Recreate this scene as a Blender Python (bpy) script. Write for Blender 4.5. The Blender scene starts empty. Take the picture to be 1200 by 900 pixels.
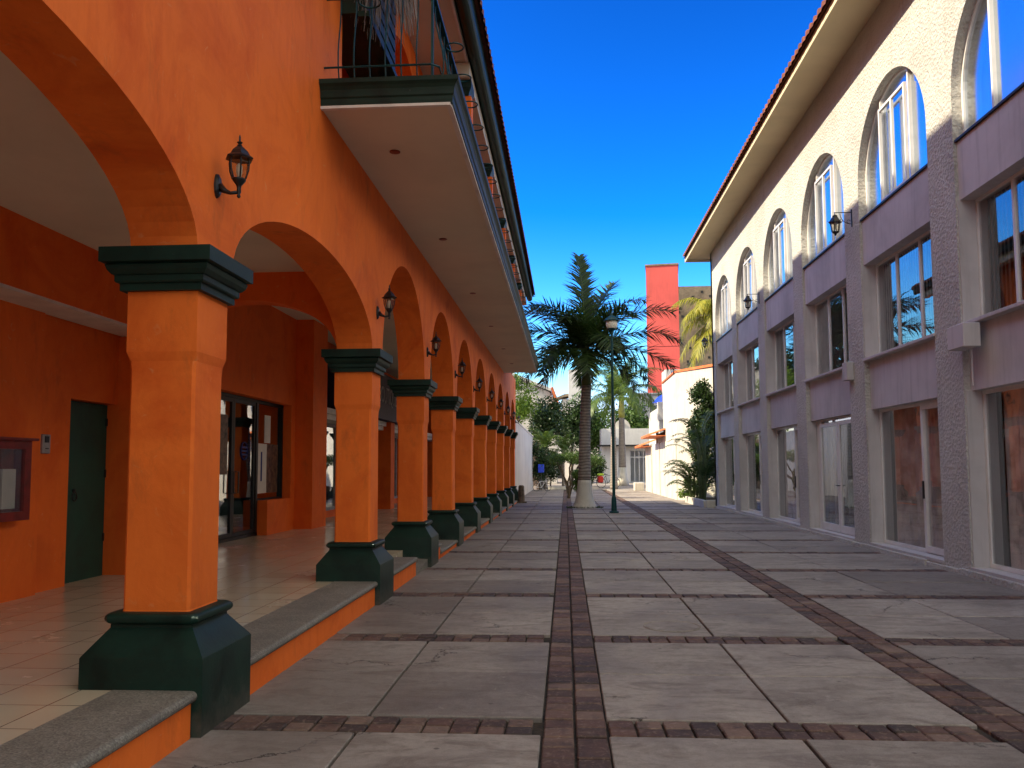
import bpy, math, random
from mathutils import Vector, Matrix
random.seed(7)
scene = bpy.context.scene
COL = scene.collection
PI = math.pi

# ------------------------------------------------------------------ camera
FPX, PPX, PPY, EYE = 970.0, 600.0, 477.0, 1.6
vY = Vector(((663-PPX)/FPX, -(548-PPY)/FPX, -1.0)).normalized()
up = Vector((-.009, 1, 0)); up = (up - up.dot(vY)*vY).normalized()
vX = vY.cross(up)
R3 = Matrix((vX, vY, up))
cam = bpy.data.cameras.new('camera'); camo = bpy.data.objects.new('camera', cam); COL.objects.link(camo)
camo.matrix_world = Matrix.Translation((0, 0, EYE)) @ R3.to_4x4()
cam.sensor_width = 36; cam.lens = 36*FPX/1200
cam.shift_x = 0; cam.shift_y = (PPY-450)/1200
cam.clip_end = 3000; cam.clip_start = .05
scene.camera = camo

# ------------------------------------------------------------------ materials
def new_mat(name):
    m = bpy.data.materials.new(name); m.use_nodes = True
    nt = m.node_tree; b = nt.nodes['Principled BSDF']
    return m, nt, b
def N(nt, t, **kw):
    n = nt.nodes.new(t)
    for k, v in kw.items():
        if k in n.inputs: n.inputs[k].default_value = v
        else: setattr(n, k, v)
    return n
def c4(c): return (c[0], c[1], c[2], 1)
def ramp(nt, src, stops):
    r = nt.nodes.new('ShaderNodeValToRGB'); nt.links.new(src, r.inputs[0])
    e = r.color_ramp.elements
    while len(e) < len(stops): e.new(.5)
    for i, (p, c) in enumerate(stops): e[i].position = p; e[i].color = c4(c)
    return r.outputs[0]
def mixc(nt, fac, a, b, mode='MIX'):
    n = nt.nodes.new('ShaderNodeMix'); n.data_type = 'RGBA'; n.blend_type = mode
    for i, v in ((0, fac), (6, a), (7, b)):
        if hasattr(v, 'is_linked') or hasattr(v, 'links'): nt.links.new(v, n.inputs[i])
        elif i == 0: n.inputs[0].default_value = v
        else: n.inputs[i].default_value = c4(v)
    return n.outputs[2]
def mapped(nt, scale=(1, 1, 1)):
    g = N(nt, 'ShaderNodeNewGeometry'); mp = nt.nodes.new('ShaderNodeMapping'); mp.inputs['Scale'].default_value = scale
    nt.links.new(g.outputs['Position'], mp.inputs[0]); return mp.outputs[0]
def noise(nt, vec, scale, detail=4, rough=.55, dist=0):
    n = N(nt, 'ShaderNodeTexNoise', Scale=scale, Detail=detail, Roughness=rough, Distortion=dist)
    nt.links.new(vec, n.inputs['Vector']); return n.outputs['Fac']
def bump(nt, b, h, strength, dist=.01, prev=None):
    n = N(nt, 'ShaderNodeBump', Strength=strength, Distance=dist); nt.links.new(h, n.inputs['Height'])
    if prev: nt.links.new(prev, n.inputs['Normal'])
    nt.links.new(n.outputs[0], b.inputs['Normal']); return n.outputs[0]
def painted(name, col, rough=.6, var=.15, vs=1.2, bs=.3, bscale=60, streak=0, metallic=0, spec=.5, bd=.004, dark=None):
    m, nt, b = new_mat(name); v = mapped(nt)
    f = noise(nt, v, vs, 5, .6, .4)
    lo = dark or tuple(max(0, x*(1-var*1.6)) for x in col); hi = tuple(min(1, x*(1+var)) for x in col)
    c = ramp(nt, f, [(.3, lo), (.52, col), (.75, hi)])
    if streak:
        vv = mapped(nt, (3.5, 3.5, .22)); g = noise(nt, vv, 2.2, 5, .7)
        c = mixc(nt, ramp(nt, g, [(.50, (0, 0, 0)), (.72, (streak,)*3)]), c, tuple(x*.45 for x in col))
    nt.links.new(c, b.inputs['Base Color'])
    b.inputs['Roughness'].default_value = rough; b.inputs['Metallic'].default_value = metallic
    b.inputs['Specular IOR Level'].default_value = spec
    if bs: bump(nt, b, noise(nt, v, bscale, 3), bs, bd)
    return m
M = {}
def orange(name, col, dark):
    m, nt, b = new_mat(name); v = mapped(nt)
    f = noise(nt, v, .9, 6, .65, .8); g = noise(nt, mapped(nt, (5, 5, 1.1)), 1.6, 5, .7, .3)
    c = ramp(nt, f, [(.28, dark), (.5, col), (.75, tuple(min(1, x*1.12) for x in col))])
    c = mixc(nt, ramp(nt, g, [(.5, (0, 0, 0)), (.8, (.5, .5, .5))]), c, dark)
    h = noise(nt, v, 9, 2, .5, 1.5)
    c = mixc(nt, ramp(nt, h, [(.68, (0, 0, 0)), (.8, (.35,)*3)]), c, (.82, .42, .2))
    pt = noise(nt, v, .45, 2, .4, .2)
    c = mixc(nt, ramp(nt, pt, [(.56, (0, 0, 0)), (.585, (.30,)*3)]), c, tuple(x*.80 for x in col))
    sc = noise(nt, mapped(nt, (1, 1, 5)), 7, 7, .75, .8)
    c = mixc(nt, ramp(nt, sc, [(.66, (0, 0, 0)), (.72, (.45,)*3)]), c, (.80, .40, .22))
    ds = noise(nt, mapped(nt, (1.2, 1.2, .5)), 2.6, 6, .7, .3)
    c = mixc(nt, ramp(nt, ds, [(.58, (0, 0, 0)), (.75, (.40,)*3)]), c, (.36, .075, .02))
    nt.links.new(c, b.inputs['Base Color']); b.inputs['Roughness'].default_value = .72
    b.inputs['Specular IOR Level'].default_value = .25
    p = bump(nt, b, noise(nt, v, 5, 4, .5, .5), .35, .02)
    bump(nt, b, noise(nt, v, 130, 3), .25, .003, p)
    return m
M['orange'] = orange('orange_stucco', (.92, .185, .028), (.74, .11, .014))
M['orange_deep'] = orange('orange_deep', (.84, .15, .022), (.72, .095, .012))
M['green'] = painted('dark_green_paint', (.006, .027, .018), .5, .35, 3, .25, 40, spec=.3)
def grimy_green():
    m = M['green']; nt = m.node_tree; b = nt.nodes['Principled BSDF']
    src = b.inputs['Base Color'].links[0].from_socket
    g = N(nt, 'ShaderNodeNewGeometry'); sp = N(nt, 'ShaderNodeSeparateXYZ'); nt.links.new(g.outputs['Position'], sp.inputs[0])
    v = mapped(nt); nz = noise(nt, v, 9, 6, .7)
    ad = N(nt, 'ShaderNodeMath', operation='MULTIPLY_ADD'); nt.links.new(nz, ad.inputs[0]); ad.inputs[1].default_value = -.5; nt.links.new(sp.outputs[2], ad.inputs[2])
    c = mixc(nt, ramp(nt, ad.outputs[0], [(0.0, (0, 0, 0)), (1, (0, 0, 0))]), src, (.1, .09, .07))
    mr = N(nt, 'ShaderNodeMapRange'); nt.links.new(ad.outputs[0], mr.inputs[0]); mr.inputs[1].default_value = -.28; mr.inputs[2].default_value = -.05; mr.inputs[3].default_value = .75; mr.inputs[4].default_value = 0
    c = mixc(nt, mr.outputs[0], src, (.09, .08, .065))
    ch = noise(nt, v, 34, 3, .8)
    c = mixc(nt, ramp(nt, ch, [(.72, (0, 0, 0)), (.74, (.8,)*3)]), c, (.10, .11, .10))
    nt.links.new(c, b.inputs['Base Color'])
grimy_green()
M['doorgreen'] = painted('deep_green_door', (.004, .075, .055), .45, .2, 3, .1, 40)
M['teal'] = painted('teal_metal', (.004, .050, .055), .45, .3, 4, .1, 60, spec=.3)
M['black'] = painted('black_metal', (.008, .009, .010), .38, .4, 20, .2, 90)
M['soffit'] = painted('soffit_plaster', (.70, .62, .47), .85, .06, .8, .15, 60)
M['ceiling'] = painted('ceiling_plaster', (.74, .68, .54), .85, .05, .8, .15, 60)
M['trim'] = painted('white_trim', (.72, .68, .62), .6, .1, 3, .1, 60)
M['white'] = painted('white_paint', (.56, .52, .45), .8, .12, .9, .3, 30, streak=.5)
M['whiteclean'] = painted('white_far', (.60, .57, .53), .8, .08, .6, .2, 30, streak=.2)
M['panel'] = painted('smooth_panel', (.53, .50, .50), .75, .13, .8, .2, 40, streak=.35)
M['frame'] = painted('white_frame', (.70, .68, .66), .4, .08, 3, 0)
M['darkframe'] = painted('dark_frame', (.008, .007, .007), .5, .3, 8, 0)
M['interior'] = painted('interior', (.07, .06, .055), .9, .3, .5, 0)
M['blind'] = painted('blind_fabric', (.74, .64, .58), .8, .2, 5, 0)
M['curtain'] = painted('curtain_fabric', (.72, .60, .54), .85, .3, 3, 0)
M['red'] = painted('red_tower', (.58, .085, .072), .8, .14, .12, .1, 8, streak=.3)
M['redbox'] = painted('red_varnish', (.20, .012, .008), .35, .3, 6, .1, 60)
M['tan'] = painted('tan_concrete', (.24, .185, .125), .9, .3, .35, .6, 3, streak=.5, bd=.1)
M['greygrid'] = painted('grey_panels', (.30, .30, .32), .7, .2, .8, 0)
M['blue'] = painted('blue_plastic', (.01, .05, .55), .4, .1, 4, 0)
M['signblue'] = painted('pale_blue_sign', (.42, .52, .72), .6, .15, 3, 0)
M['ink'] = painted('sign_ink', (.01, .02, .16), .6, .1, 4, 0)
M['purple'] = painted('purple_sign', (.020, .012, .045), .6, .2, 4, 0)
M['letter'] = painted('sign_letters', (.32, .30, .30), .6, .2, 6, 0)
M['paper'] = painted('paper', (.68, .64, .56), .7, .06, 4, 0)
M['photo'] = painted('brown_picture', (.14, .08, .05), .5, .9, 9, 0)
M['tyre'] = painted('rubber', (.015, .015, .016), .7, .2, 9, 0)
M['redcloth'] = painted('red_cloth', (.60, .03, .02), .7, .2, 9, 0)
M['limecloth'] = painted('lime_cloth', (.45, .62, .05), .7, .2, 9, 0)
M['soil'] = painted('soil', (.04, .03, .02), .95, .4, 6, .6, 20, bd=.03)
M['bark'] = painted('bark', (.10, .075, .05), .9, .3, 6, .8, 18, bd=.02)
M['stone'] = painted('stone_brown', (.14, .10, .075), .9, .4, 5, .8, 25, bd=.02)
M['deadplant'] = painted('dead_plant', (.26, .22, .20), .9, .3, 9, 0)
M['bulb'] = painted('bulb_white', (.75, .72, .62), .5, .05, 4, 0)

def stucco_rough():
    m, nt, b = new_mat('rough_stucco'); v = mapped(nt)
    f = noise(nt, v, .7, 5, .6, .5)
    c = ramp(nt, f, [(.3, (.46, .44, .405)), (.5, (.55, .53, .49)), (.75, (.60, .585, .545))])
    g = noise(nt, v, 26, 4, .7)
    c = mixc(nt, ramp(nt, g, [(.3, (.35,)*3), (.48, (0, 0, 0))]), c, (.34, .29, .25))
    s = noise(nt, mapped(nt, (3, 3, .25)), 2, 5, .7)
    c = mixc(nt, ramp(nt, s, [(.55, (0, 0, 0)), (.8, (.45,)*3)]), c, (.27, .21, .19))
    nt.links.new(c, b.inputs['Base Color']); b.inputs['Roughness'].default_value = .9
    b.inputs['Specular IOR Level'].default_value = .2
    vo = N(nt, 'ShaderNodeTexVoronoi', Scale=17.0); nt.links.new(v, vo.inputs['Vector'])
    p = bump(nt, b, g, .9, .035); bump(nt, b, vo.outputs['Distance'], .6, .03, p)
    return m
M['rough'] = stucco_rough()

def concrete():
    m, nt, b = new_mat('worn_concrete'); v = mapped(nt)
    g = N(nt, 'ShaderNodeNewGeometry')
    f = noise(nt, v, .8, 8, .68, .6); f2 = noise(nt, v, 14, 6, .7)
    c = ramp(nt, f, [(.3, (.22, .19, .165)), (.5, (.34, .30, .262)), (.7, (.44, .395, .35))])
    c = mixc(nt, ramp(nt, f2, [(.3, (.45,)*3), (.55, (0, 0, 0))]), c, (.18, .15, .125))
    # tone by slab
    isl = ramp(nt, g.outputs['Random Per Island'], [(0, (.66, .65, .66)), (.3, (.86, .86, .86)), (.7, (1, 1, 1)), (1, (1.0, 1.0, 1.0))])
    c = mixc(nt, 1.0, c, isl, 'MULTIPLY')
    # black grime blotches
    f3 = noise(nt, mapped(nt, (1, 2.6, 1)), 1.7, 9, .72, 1.2)
    c = mixc(nt, ramp(nt, f3, [(.48, (0, 0, 0)), (.70, (.80,)*3)]), c, (.125, .098, .078))
    vg = N(nt, 'ShaderNodeTexVoronoi', Scale=2.6); nt.links.new(v, vg.inputs['Vector'])
    c = mixc(nt, ramp(nt, vg.outputs['Distance'], [(.035, (.7,)*3), (.055, (0, 0, 0))]), c, (.07, .06, .055))
    lt = noise(nt, v, 3.1, 7, .75, 1.0)
    c = mixc(nt, ramp(nt, lt, [(.60, (0, 0, 0)), (.70, (.35,)*3)]), c, (.52, .48, .43))
    gr_ = noise(nt, v, 150, 3, .7)
    c = mixc(nt, ramp(nt, gr_, [(.30, (.55,)*3), (.45, (0, 0, 0))]), c, (.13, .11, .09))
    c = mixc(nt, ramp(nt, gr_, [(.58, (0, 0, 0)), (.72, (.40,)*3)]), c, (.58, .53, .46))
    # trodden dirt towards the arcade steps
    sx_ = N(nt, 'ShaderNodeSeparateXYZ'); nt.links.new(v, sx_.inputs[0])
    dx = N(nt, 'ShaderNodeMath', operation='MULTIPLY_ADD'); nt.links.new(noise(nt, v, 1.1, 7, .7, .8), dx.inputs[0]); dx.inputs[1].default_value = 3.4; nt.links.new(sx_.outputs[0], dx.inputs[2])
    dm = N(nt, 'ShaderNodeMapRange'); nt.links.new(dx.outputs[0], dm.inputs[0]); dm.inputs[1].default_value = -.9; dm.inputs[2].default_value = 1.3; dm.inputs[3].default_value = .55; dm.inputs[4].default_value = 0
    c = mixc(nt, dm.outputs[0], c, (.15, .115, .092))
    # cracks
    def crack(scale, w, lo, hi, dist):
        dn = N(nt, 'ShaderNodeTexNoise', Scale=3.0, Detail=6.0, Roughness=.7); nt.links.new(v, dn.inputs['Vector'])
        ad = N(nt, 'ShaderNodeVectorMath', operation='SCALE'); nt.links.new(dn.outputs['Color'], ad.inputs[0]); ad.inputs['Scale'].default_value = dist
        su = N(nt, 'ShaderNodeVectorMath', operation='ADD'); nt.links.new(v, su.inputs[0]); nt.links.new(ad.outputs[0], su.inputs[1])
        vo = N(nt, 'ShaderNodeTexVoronoi', Scale=scale, feature='DISTANCE_TO_EDGE'); nt.links.new(su.outputs[0], vo.inputs['Vector'])
        a = ramp(nt, vo.outputs['Distance'], [(0, (1, 1, 1)), (w, (0, 0, 0))])
        k = ramp(nt, noise(nt, v, .55, 2), [(lo, (0, 0, 0)), (hi, (1, 1, 1))])
        return mixc(nt, 1.0, a, k, 'MULTIPLY')
    cr = crack(.5, .006, .50, .56, .8)
    c = mixc(nt, cr, c, (.02, .017, .015))
    nt.links.new(c, b.inputs['Base Color'])
    r = ramp(nt, f, [(.3, (.62,)*3), (.7, (.85,)*3)]); nt.links.new(r, b.inputs['Roughness'])
    b.inputs['Specular IOR Level'].default_value = .35
    p = bump(nt, b, f2, .35, .008); p = bump(nt, b, f3, .25, .012, p)
    n = N(nt, 'ShaderNodeBump', Strength=.8, Distance=.01, invert=True); nt.links.new(cr, n.inputs['Height']); nt.links.new(p, n.inputs['Normal'])
    nt.links.new(n.outputs[0], b.inputs['Normal'])
    return m
M['concrete'] = concrete()
def brickm():
    m, nt, b = new_mat('paving_brick'); v = mapped(nt); g = N(nt, 'ShaderNodeNewGeometry')
    c = ramp(nt, g.outputs['Random Per Island'], [(0, (.05, .034, .027)), (.35, (.10, .056, .042)), (.7, (.135, .074, .053)), (1, (.20, .135, .10))])
    f = noise(nt, v, 22, 6, .7, .6)
    c = mixc(nt, ramp(nt, f, [(.52, (0, 0, 0)), (.72, (.55,)*3)]), c, (.36, .27, .21))
    k = noise(nt, v, 5, 4, .7)
    c = mixc(nt, ramp(nt, k, [(.5, (0, 0, 0)), (.7, (.7,)*3)]), c, (.03, .022, .022))
    nt.links.new(c, b.inputs['Base Color']); b.inputs['Roughness'].default_value = .75
    bump(nt, b, f, .6, .012)
    return m
M['brick'] = brickm()
def terrazzo():
    m, nt, b = new_mat('pebble_nosing'); v = mapped(nt)
    vo = N(nt, 'ShaderNodeTexVoronoi', Scale=95.0); nt.links.new(v, vo.inputs['Vector'])
    c = ramp(nt, vo.outputs['Color'], [(0, (.13, .12, .10)), (.5, (.22, .20, .165)), (1, (.34, .31, .26))])
    f = noise(nt, v, 2.2, 6, .6)
    c = mixc(nt, ramp(nt, f, [(.35, (.55,)*3), (.6, (0, 0, 0))]), c, (.12, .11, .095))
    s = noise(nt, v, 24, 3, .6)
    c = mixc(nt, ramp(nt, s, [(.70, (0, 0, 0)), (.73, (.8,)*3)]), c, (.05, .045, .04))
    nt.links.new(c, b.inputs['Base Color']); b.inputs['Roughness'].default_value = .7
    bump(nt, b, vo.outputs['Distance'], .5, .006)
    return m
M['terrazzo'] = terrazzo()
def tiles():
    m, nt, b = new_mat('polished_floor_tile'); v = mapped(nt)
    br = N(nt, 'ShaderNodeTexBrick', Scale=1.0, offset=0.0); br.inputs['Brick Width'].default_value = .42
    br.inputs['Row Height'].default_value = .42; br.inputs['Mortar Size'].default_value = .004
    br.inputs['Color1'].default_value = (.68, .59, .44, 1); br.inputs['Color2'].default_value = (.60, .51, .37, 1); br.inputs['Mortar'].default_value = (.10, .075, .055, 1)
    nt.links.new(v, br.inputs['Vector'])
    f = noise(nt, v, 1.5, 6, .6)
    c = mixc(nt, ramp(nt, f, [(.4, (0, 0, 0)), (.7, (.25,)*3)]), br.outputs[0], (.34, .24, .16))
    nt.links.new(c, b.inputs['Base Color'])
    nt.links.new(ramp(nt, f, [(.3, (.14,)*3), (.7, (.3,)*3)]), b.inputs['Roughness'])
    return m
M['tile'] = tiles()
def clay():
    m, nt, b = new_mat('clay_roof_tile'); v = mapped(nt); 
    f = noise(nt, v, 4, 5, .7)
    c = ramp(nt, f, [(.3, (.05, .018, .012)), (.5, (.17, .050, .028)), (.72, (.30, .095, .045))])
    nt.links.new(c, b.inputs['Base Color']); b.inputs['Roughness'].default_value = .85
    bump(nt, b, f, .4, .02)
    return m
M['clay'] = clay()
M['orangeclay'] = painted('bright_clay', (.62, .16, .05), .8, .25, 3, .3, 20)
def leaf(name, a, bcol, trans=.25, rough=.45):
    m, nt, b = new_mat(name); g = N(nt, 'ShaderNodeNewGeometry')
    c = ramp(nt, g.outputs['Random Per Island'], [(0, a), (1, bcol)])
    nt.links.new(c, b.inputs['Base Color']); b.inputs['Roughness'].default_value = rough
    b.inputs['Specular IOR Level'].default_value = .35
    t = N(nt, 'ShaderNodeBsdfTranslucent'); nt.links.new(c, t.inputs[0])
    mx = N(nt, 'ShaderNodeMixShader'); mx.inputs[0].default_value = trans
    out = nt.nodes['Material Output']
    nt.links.new(b.outputs[0], mx.inputs[1]); nt.links.new(t.outputs[0], mx.inputs[2]); nt.links.new(mx.outputs[0], out.inputs[0])
    return m
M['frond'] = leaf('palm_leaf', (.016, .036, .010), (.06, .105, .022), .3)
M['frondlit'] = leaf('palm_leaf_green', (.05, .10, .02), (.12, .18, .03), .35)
M['frondyellow'] = leaf('palm_leaf_yellow', (.20, .22, .02), (.42, .38, .05), .4)
M['leafdark'] = leaf('dark_leaf', (.015, .035, .010), (.045, .085, .02), .25)
M['leafmid'] = leaf('mid_leaf', (.03, .07, .012), (.10, .17, .03), .3)
M['leafbright'] = leaf('bright_leaf', (.09, .17, .02), (.18, .28, .04), .4)
def glass(name, tint, base, rough=0.0, col=(.95, .97, 1)):
    m, nt, b = new_mat(name); nt.nodes.remove(b)
    t = N(nt, 'ShaderNodeBsdfTransparent'); t.inputs[0].default_value = c4(tint)
    g = N(nt, 'ShaderNodeBsdfGlossy'); g.inputs['Roughness'].default_value = rough; g.inputs[0].default_value = c4(col)
    lw = N(nt, 'ShaderNodeLayerWeight', Blend=.5)
    fr = N(nt, 'ShaderNodeMath', operation='POWER'); nt.links.new(lw.outputs['Facing'], fr.inputs[0]); fr.inputs[1].default_value = 4.2
    ma = N(nt, 'ShaderNodeMath', operation='MULTIPLY_ADD'); nt.links.new(fr.outputs[0], ma.inputs[0]); ma.inputs[1].default_value = 1-base; ma.inputs[2].default_value = base
    v = mapped(nt); bp = N(nt, 'ShaderNodeBump', Strength=.04, Distance=.05); nt.links.new(noise(nt, v, 1.1, 1), bp.inputs['Height'])
    nt.links.new(bp.outputs[0], g.inputs['Normal'])
    mx = N(nt, 'ShaderNodeMixShader'); nt.links.new(ma.outputs[0], mx.inputs[0]); nt.links.new(t.outputs[0], mx.inputs[1]); nt.links.new(g.outputs[0], mx.inputs[2])
    nt.links.new(mx.outputs[0], nt.nodes['Material Output'].inputs[0])
    return m
M['glass'] = glass('window_glass', (.90, .91, .91), .06)
M['glasstop'] = glass('coated_window_glass', (.2, .25, .32), .72, rough=.15, col=(.85, .92, 1))
M['lampglass'] = glass('lamp_glass', (.8, .8, .75), .08)
def trunkm():
    m, nt, b = new_mat('ringed_palm_trunk'); v = mapped(nt)
    w = N(nt, 'ShaderNodeTexWave', Scale=2.6, Distortion=3.0, Detail=4.0, bands_direction='Z'); nt.links.new(v, w.inputs['Vector'])
    c = ramp(nt, w.outputs['Fac'], [(.05, (.13, .105, .09)), (.3, (.25, .21, .18)), (.9, (.32, .275, .235))])
    f = noise(nt, v, 8, 5, .6); c = mixc(nt, ramp(nt, f, [(.4, (0, 0, 0)), (.7, (.5,)*3)]), c, (.13, .105, .085))
    nt.links.new(c, b.inputs['Base Color']); b.inputs['Roughness'].default_value = .85
    bump(nt, b, w.outputs['Fac'], .5, .02)
    return m
M['ptrunk'] = trunkm()
M['shaftgreen'] = painted('green_crownshaft', (.07, .10, .025), .5, .3, 3, .1, 20)
M['shaftyellow'] = painted('yellow_crownshaft', (.32, .30, .06), .5, .3, 3, .1, 20)

# ------------------------------------------------------------------ mesh builder
def wloc(o):
    v = Vector((0, 0, 0))
    while o: v += o.location; o = o.parent
    return v
class MB:
    def __init__(s): s.v = []; s.f = []
    def add(s, vs, fs):
        n = len(s.v); s.v += [tuple(p) for p in vs]; s.f += [tuple(i+n for i in f) for f in fs]; return s
    def box(s, x0, x1, y0, y1, z0, z1, bev=0):
        if x0 > x1: x0, x1 = x1, x0
        if y0 > y1: y0, y1 = y1, y0
        if not bev:
            vs = [(x, y, z) for z in (z0, z1) for y in (y0, y1) for x in (x0, x1)]
            return s.add(vs, [(0, 2, 3, 1), (4, 5, 7, 6), (0, 1, 5, 4), (2, 6, 7, 3), (0, 4, 6, 2), (1, 3, 7, 5)])
        b = bev; r = []
        for z, i in ((z0, b), (z0+b, 0), (z1-b, 0), (z1, b)):
            r.append([(x0+i, y0+b, z), (x0+max(i, b), y0+i, z), (x1-max(i, b), y0+i, z), (x1-i, y0+b, z), (x1-i, y1-b, z), (x1-max(i, b), y1-i, z), (x0+max(i, b), y1-i, z), (x0+i, y1-b, z)])
        return s.loft(r)
    def quad(s, a, b, c, d): return s.add([a, b, c, d], [(0, 1, 2, 3)])
    def loft(s, rings, close=True, cap=True):
        n = len(rings[0]); vs = [p for r in rings for p in r]; fs = []
        for i in range(len(rings)-1):
            for j in range(n if close else n-1):
                k = (j+1) % n
                fs.append((i*n+j, i*n+k, (i+1)*n+k, (i+1)*n+j))
        if cap and close: fs.append(tuple(range(n-1, -1, -1))); fs.append(tuple((len(rings)-1)*n+j for j in range(n)))
        return s.add(vs, fs)
    def lathe(s, prof, cx=0, cy=0, n=12, cz=0, rot=0, sy=1):
        return s.loft([[(cx+r*math.cos(rot+2*PI*j/n), cy+sy*r*math.sin(rot+2*PI*j/n), cz+z) for j in range(n)] for r, z in prof])
    def tube(s, pts, r, n=6, closed=False):
        pts = [Vector(p) for p in pts]; rs = r if isinstance(r, (list, tuple)) else [r]*len(pts); rings = []
        for i, p in enumerate(pts):
            a = pts[i-1] if (i or closed) else p; b = pts[(i+1) % len(pts)] if (i < len(pts)-1 or closed) else p
            d = (b-a).normalized(); u = Vector((0, 0, 1)) if abs(d.z) < .9 else Vector((1, 0, 0))
            e = d.cross(u).normalized(); g = e.cross(d)
            rings.append([p+rs[i]*(math.cos(2*PI*j/n)*e+math.sin(2*PI*j/n)*g) for j in range(n)])
        if closed: rings.append(rings[0])
        return s.loft(rings, cap=not closed)
    def sq(s, cx, cy, levels):   # square-plan profile: (half, z)
        return s.loft([[(cx-h, cy-h, z), (cx+h, cy-h, z), (cx+h, cy+h, z), (cx-h, cy+h, z)] for h, z in levels])
    def build(s, name, mat, parent=None, smooth=False, warp=None):
        vs = [warp(*p) for p in s.v] if warp else s.v
        if parent: o3 = wloc(parent); vs = [(x-o3.x, y-o3.y, z-o3.z) for x, y, z in vs]
        me = bpy.data.meshes.new(name); me.from_pydata(vs, [], s.f); me.update()
        me.materials.append(M[mat] if isinstance(mat, str) else mat)
        if smooth: me.polygons.foreach_set('use_smooth', [True]*len(me.polygons)); 
        o = bpy.data.objects.new(name, me); COL.objects.link(o); o.parent = parent
        return o
def auto(o, ang=35):
    me = o.data
    try: me.set_sharp_from_angle(angle=math.radians(ang))
    except Exception: pass
    return o
def thing(name, label, cat, loc=(0, 0, 0), group=None):
    o = bpy.data.objects.new(name, None); COL.objects.link(o); o.location = loc; o.empty_display_size = .2
    o['label'] = label; o['category'] = cat
    if group: o['group'] = group
    return o
def tag(o, label, cat, group=None, kind=None):
    o['label'] = label; o['category'] = cat
    if group: o['group'] = group
    if kind: o['kind'] = kind
    return o
def structure(o, kind='structure'): o['kind'] = kind; return o
def kids(o): return [c for c in COL.objects if c.parent == o]
def copy_tree(o, parent=None, loc=None, label=None):
    c = o.copy(); COL.objects.link(c); c.parent = parent
    if loc is not None: c.location = loc
    if label: c['label'] = label
    for k in kids(o): copy_tree(k, c)
    return c
def recenter(o, loc):   # move origin of a mesh object to loc
    d = Vector(loc)-wloc(o)
    o.data.transform(Matrix.Translation(-d)); o.location = o.location+d
    return o

# ------------------------------------------------------------------ ground
g = MB(); g.quad((-900, -200, -.03), (900, -200, -.03), (900, 2500, -.03), (-900, 2500, -.03))
structure(g.build('ground', 'soil'))
CX = .04
ys = [5.27 + 2.66*k for k in range(-4, 22)]
def jig(a): return random.uniform(-a, a)
g = MB()
xcols = [(-2.45, -1.30), (-1.28, -.165), (.245, 1.375), (1.395, 2.535), (2.955, 4.10), (4.12, 6.3)]
for k in range(len(ys)-1):
    y0, y1 = ys[k]+.17, ys[k+1]-.17; ym = (y0+y1)/2
    for a, b in xcols:
        for p, q in ((y0, ym-.005), (ym+.005, y1)):
            z = jig(.004); g.box(a, b, p, q, -.08, z, .006)
structure(g.build('pavement', 'concrete'))
g = MB()
def brk(x0, x1, y0, y1, w):
    i = .006
    z = jig(.005)-.002
    g.box(x0+i+jig(.002), x1-i+jig(.002), y0+i+jig(.002), y1-i+jig(.002), -.06, z, .008)
for xa in (-.155, 2.545):
    y = -5.0
    while y < 58:
        st = .178+jig(.012)
        for c in range(2): brk(xa+c*.2, xa+(c+1)*.2-.005, y, y+st, 0)
        y += st
for yb in ys:
    x = -2.45
    while x < 6.1:
        w = .172
        if (x+w > -.16 and x < .24) or (x+w > 2.54 and x < 2.95): x += .01; continue
        for r in range(2): brk(x, x+w, yb-.16+r*.16, yb+r*.16, 0)
        x += w
structure(g.build('brick_bands', 'brick'))
# plain concrete beyond the slabs
g = MB(); g.quad((-14, 61.0, -.012), (14, 61.0, -.012), (14, 140, -.012), (-14, 140, -.012))
g.quad((5.0, 40, -.016), (14, 40, -.016), (14, 61.0, -.016), (5.0, 61.0, -.016))
g.quad((-14, 39, -.016), (-2.45, 39, -.016), (-2.45, 61.0, -.016), (-14, 61.0, -.016))
structure(g.build('far_pavement', 'concrete'))
# manhole ring
g = MB(); g.tube([(1.05+.28*math.cos(t*PI/12), 8.55+.28*math.sin(t*PI/12), .004) for t in range(24)], .007, 4, True)
g.lathe([(.262, -.01), (.262, .0065), (.0, .0075)], 1.05, 8.55, 24)
tag(g.build('manhole_cover', 'concrete', smooth=False), 'round concrete manhole cover set in a paving slab', 'manhole cover')

# ------------------------------------------------------------------ arcade building (left)
def WL(x, y, z): return (x, y, z + .007*(y-5)*min(max(z/3, 0), 1))
def dz(y, z=3.0): return .007*(y-5)*min(max(z/3, 0), 1)
AB = thing('arcade_building', 'orange two storey building with an arcade of green capped columns and a long balcony', 'building', (-2.55, 17, 0))
XF, XB = -2.33, -2.77
colY = [-4.3, .5, 5.33, 10.12, 13.85, 17.4, 20.95, 24.5, 28.0, 31.5, 35.0, 38.4]
def wall_strips(mb, x0, x1, ys_, lo, hi, arch):
    """arch(y)->list of solid (z0,z1) intervals; builds both faces, intrados"""
    for a, b in zip(ys_[:-1], ys_[1:]):
        ia, ib = arch(a+1e-5), arch(b-1e-5)
        for (p0, p1), (q0, q1) in zip(ia, ib):
            if p1-p0 < 1e-4 and q1-q0 < 1e-4: continue
            for x, fl in ((x0, 1), (x1, 0)):
                f = [(x, a, p0), (x, b, q0), (x, b, q1), (x, a, p1)]
                mb.quad(*(f if fl else f[::-1]))
            mb.quad((x0, a, p0), (x1, a, p0), (x1, b, q0), (x0, b, q0))
            mb.quad((x0, a, p1), (x0, b, q1), (x1, b, q1), (x1, a, p1))
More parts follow.
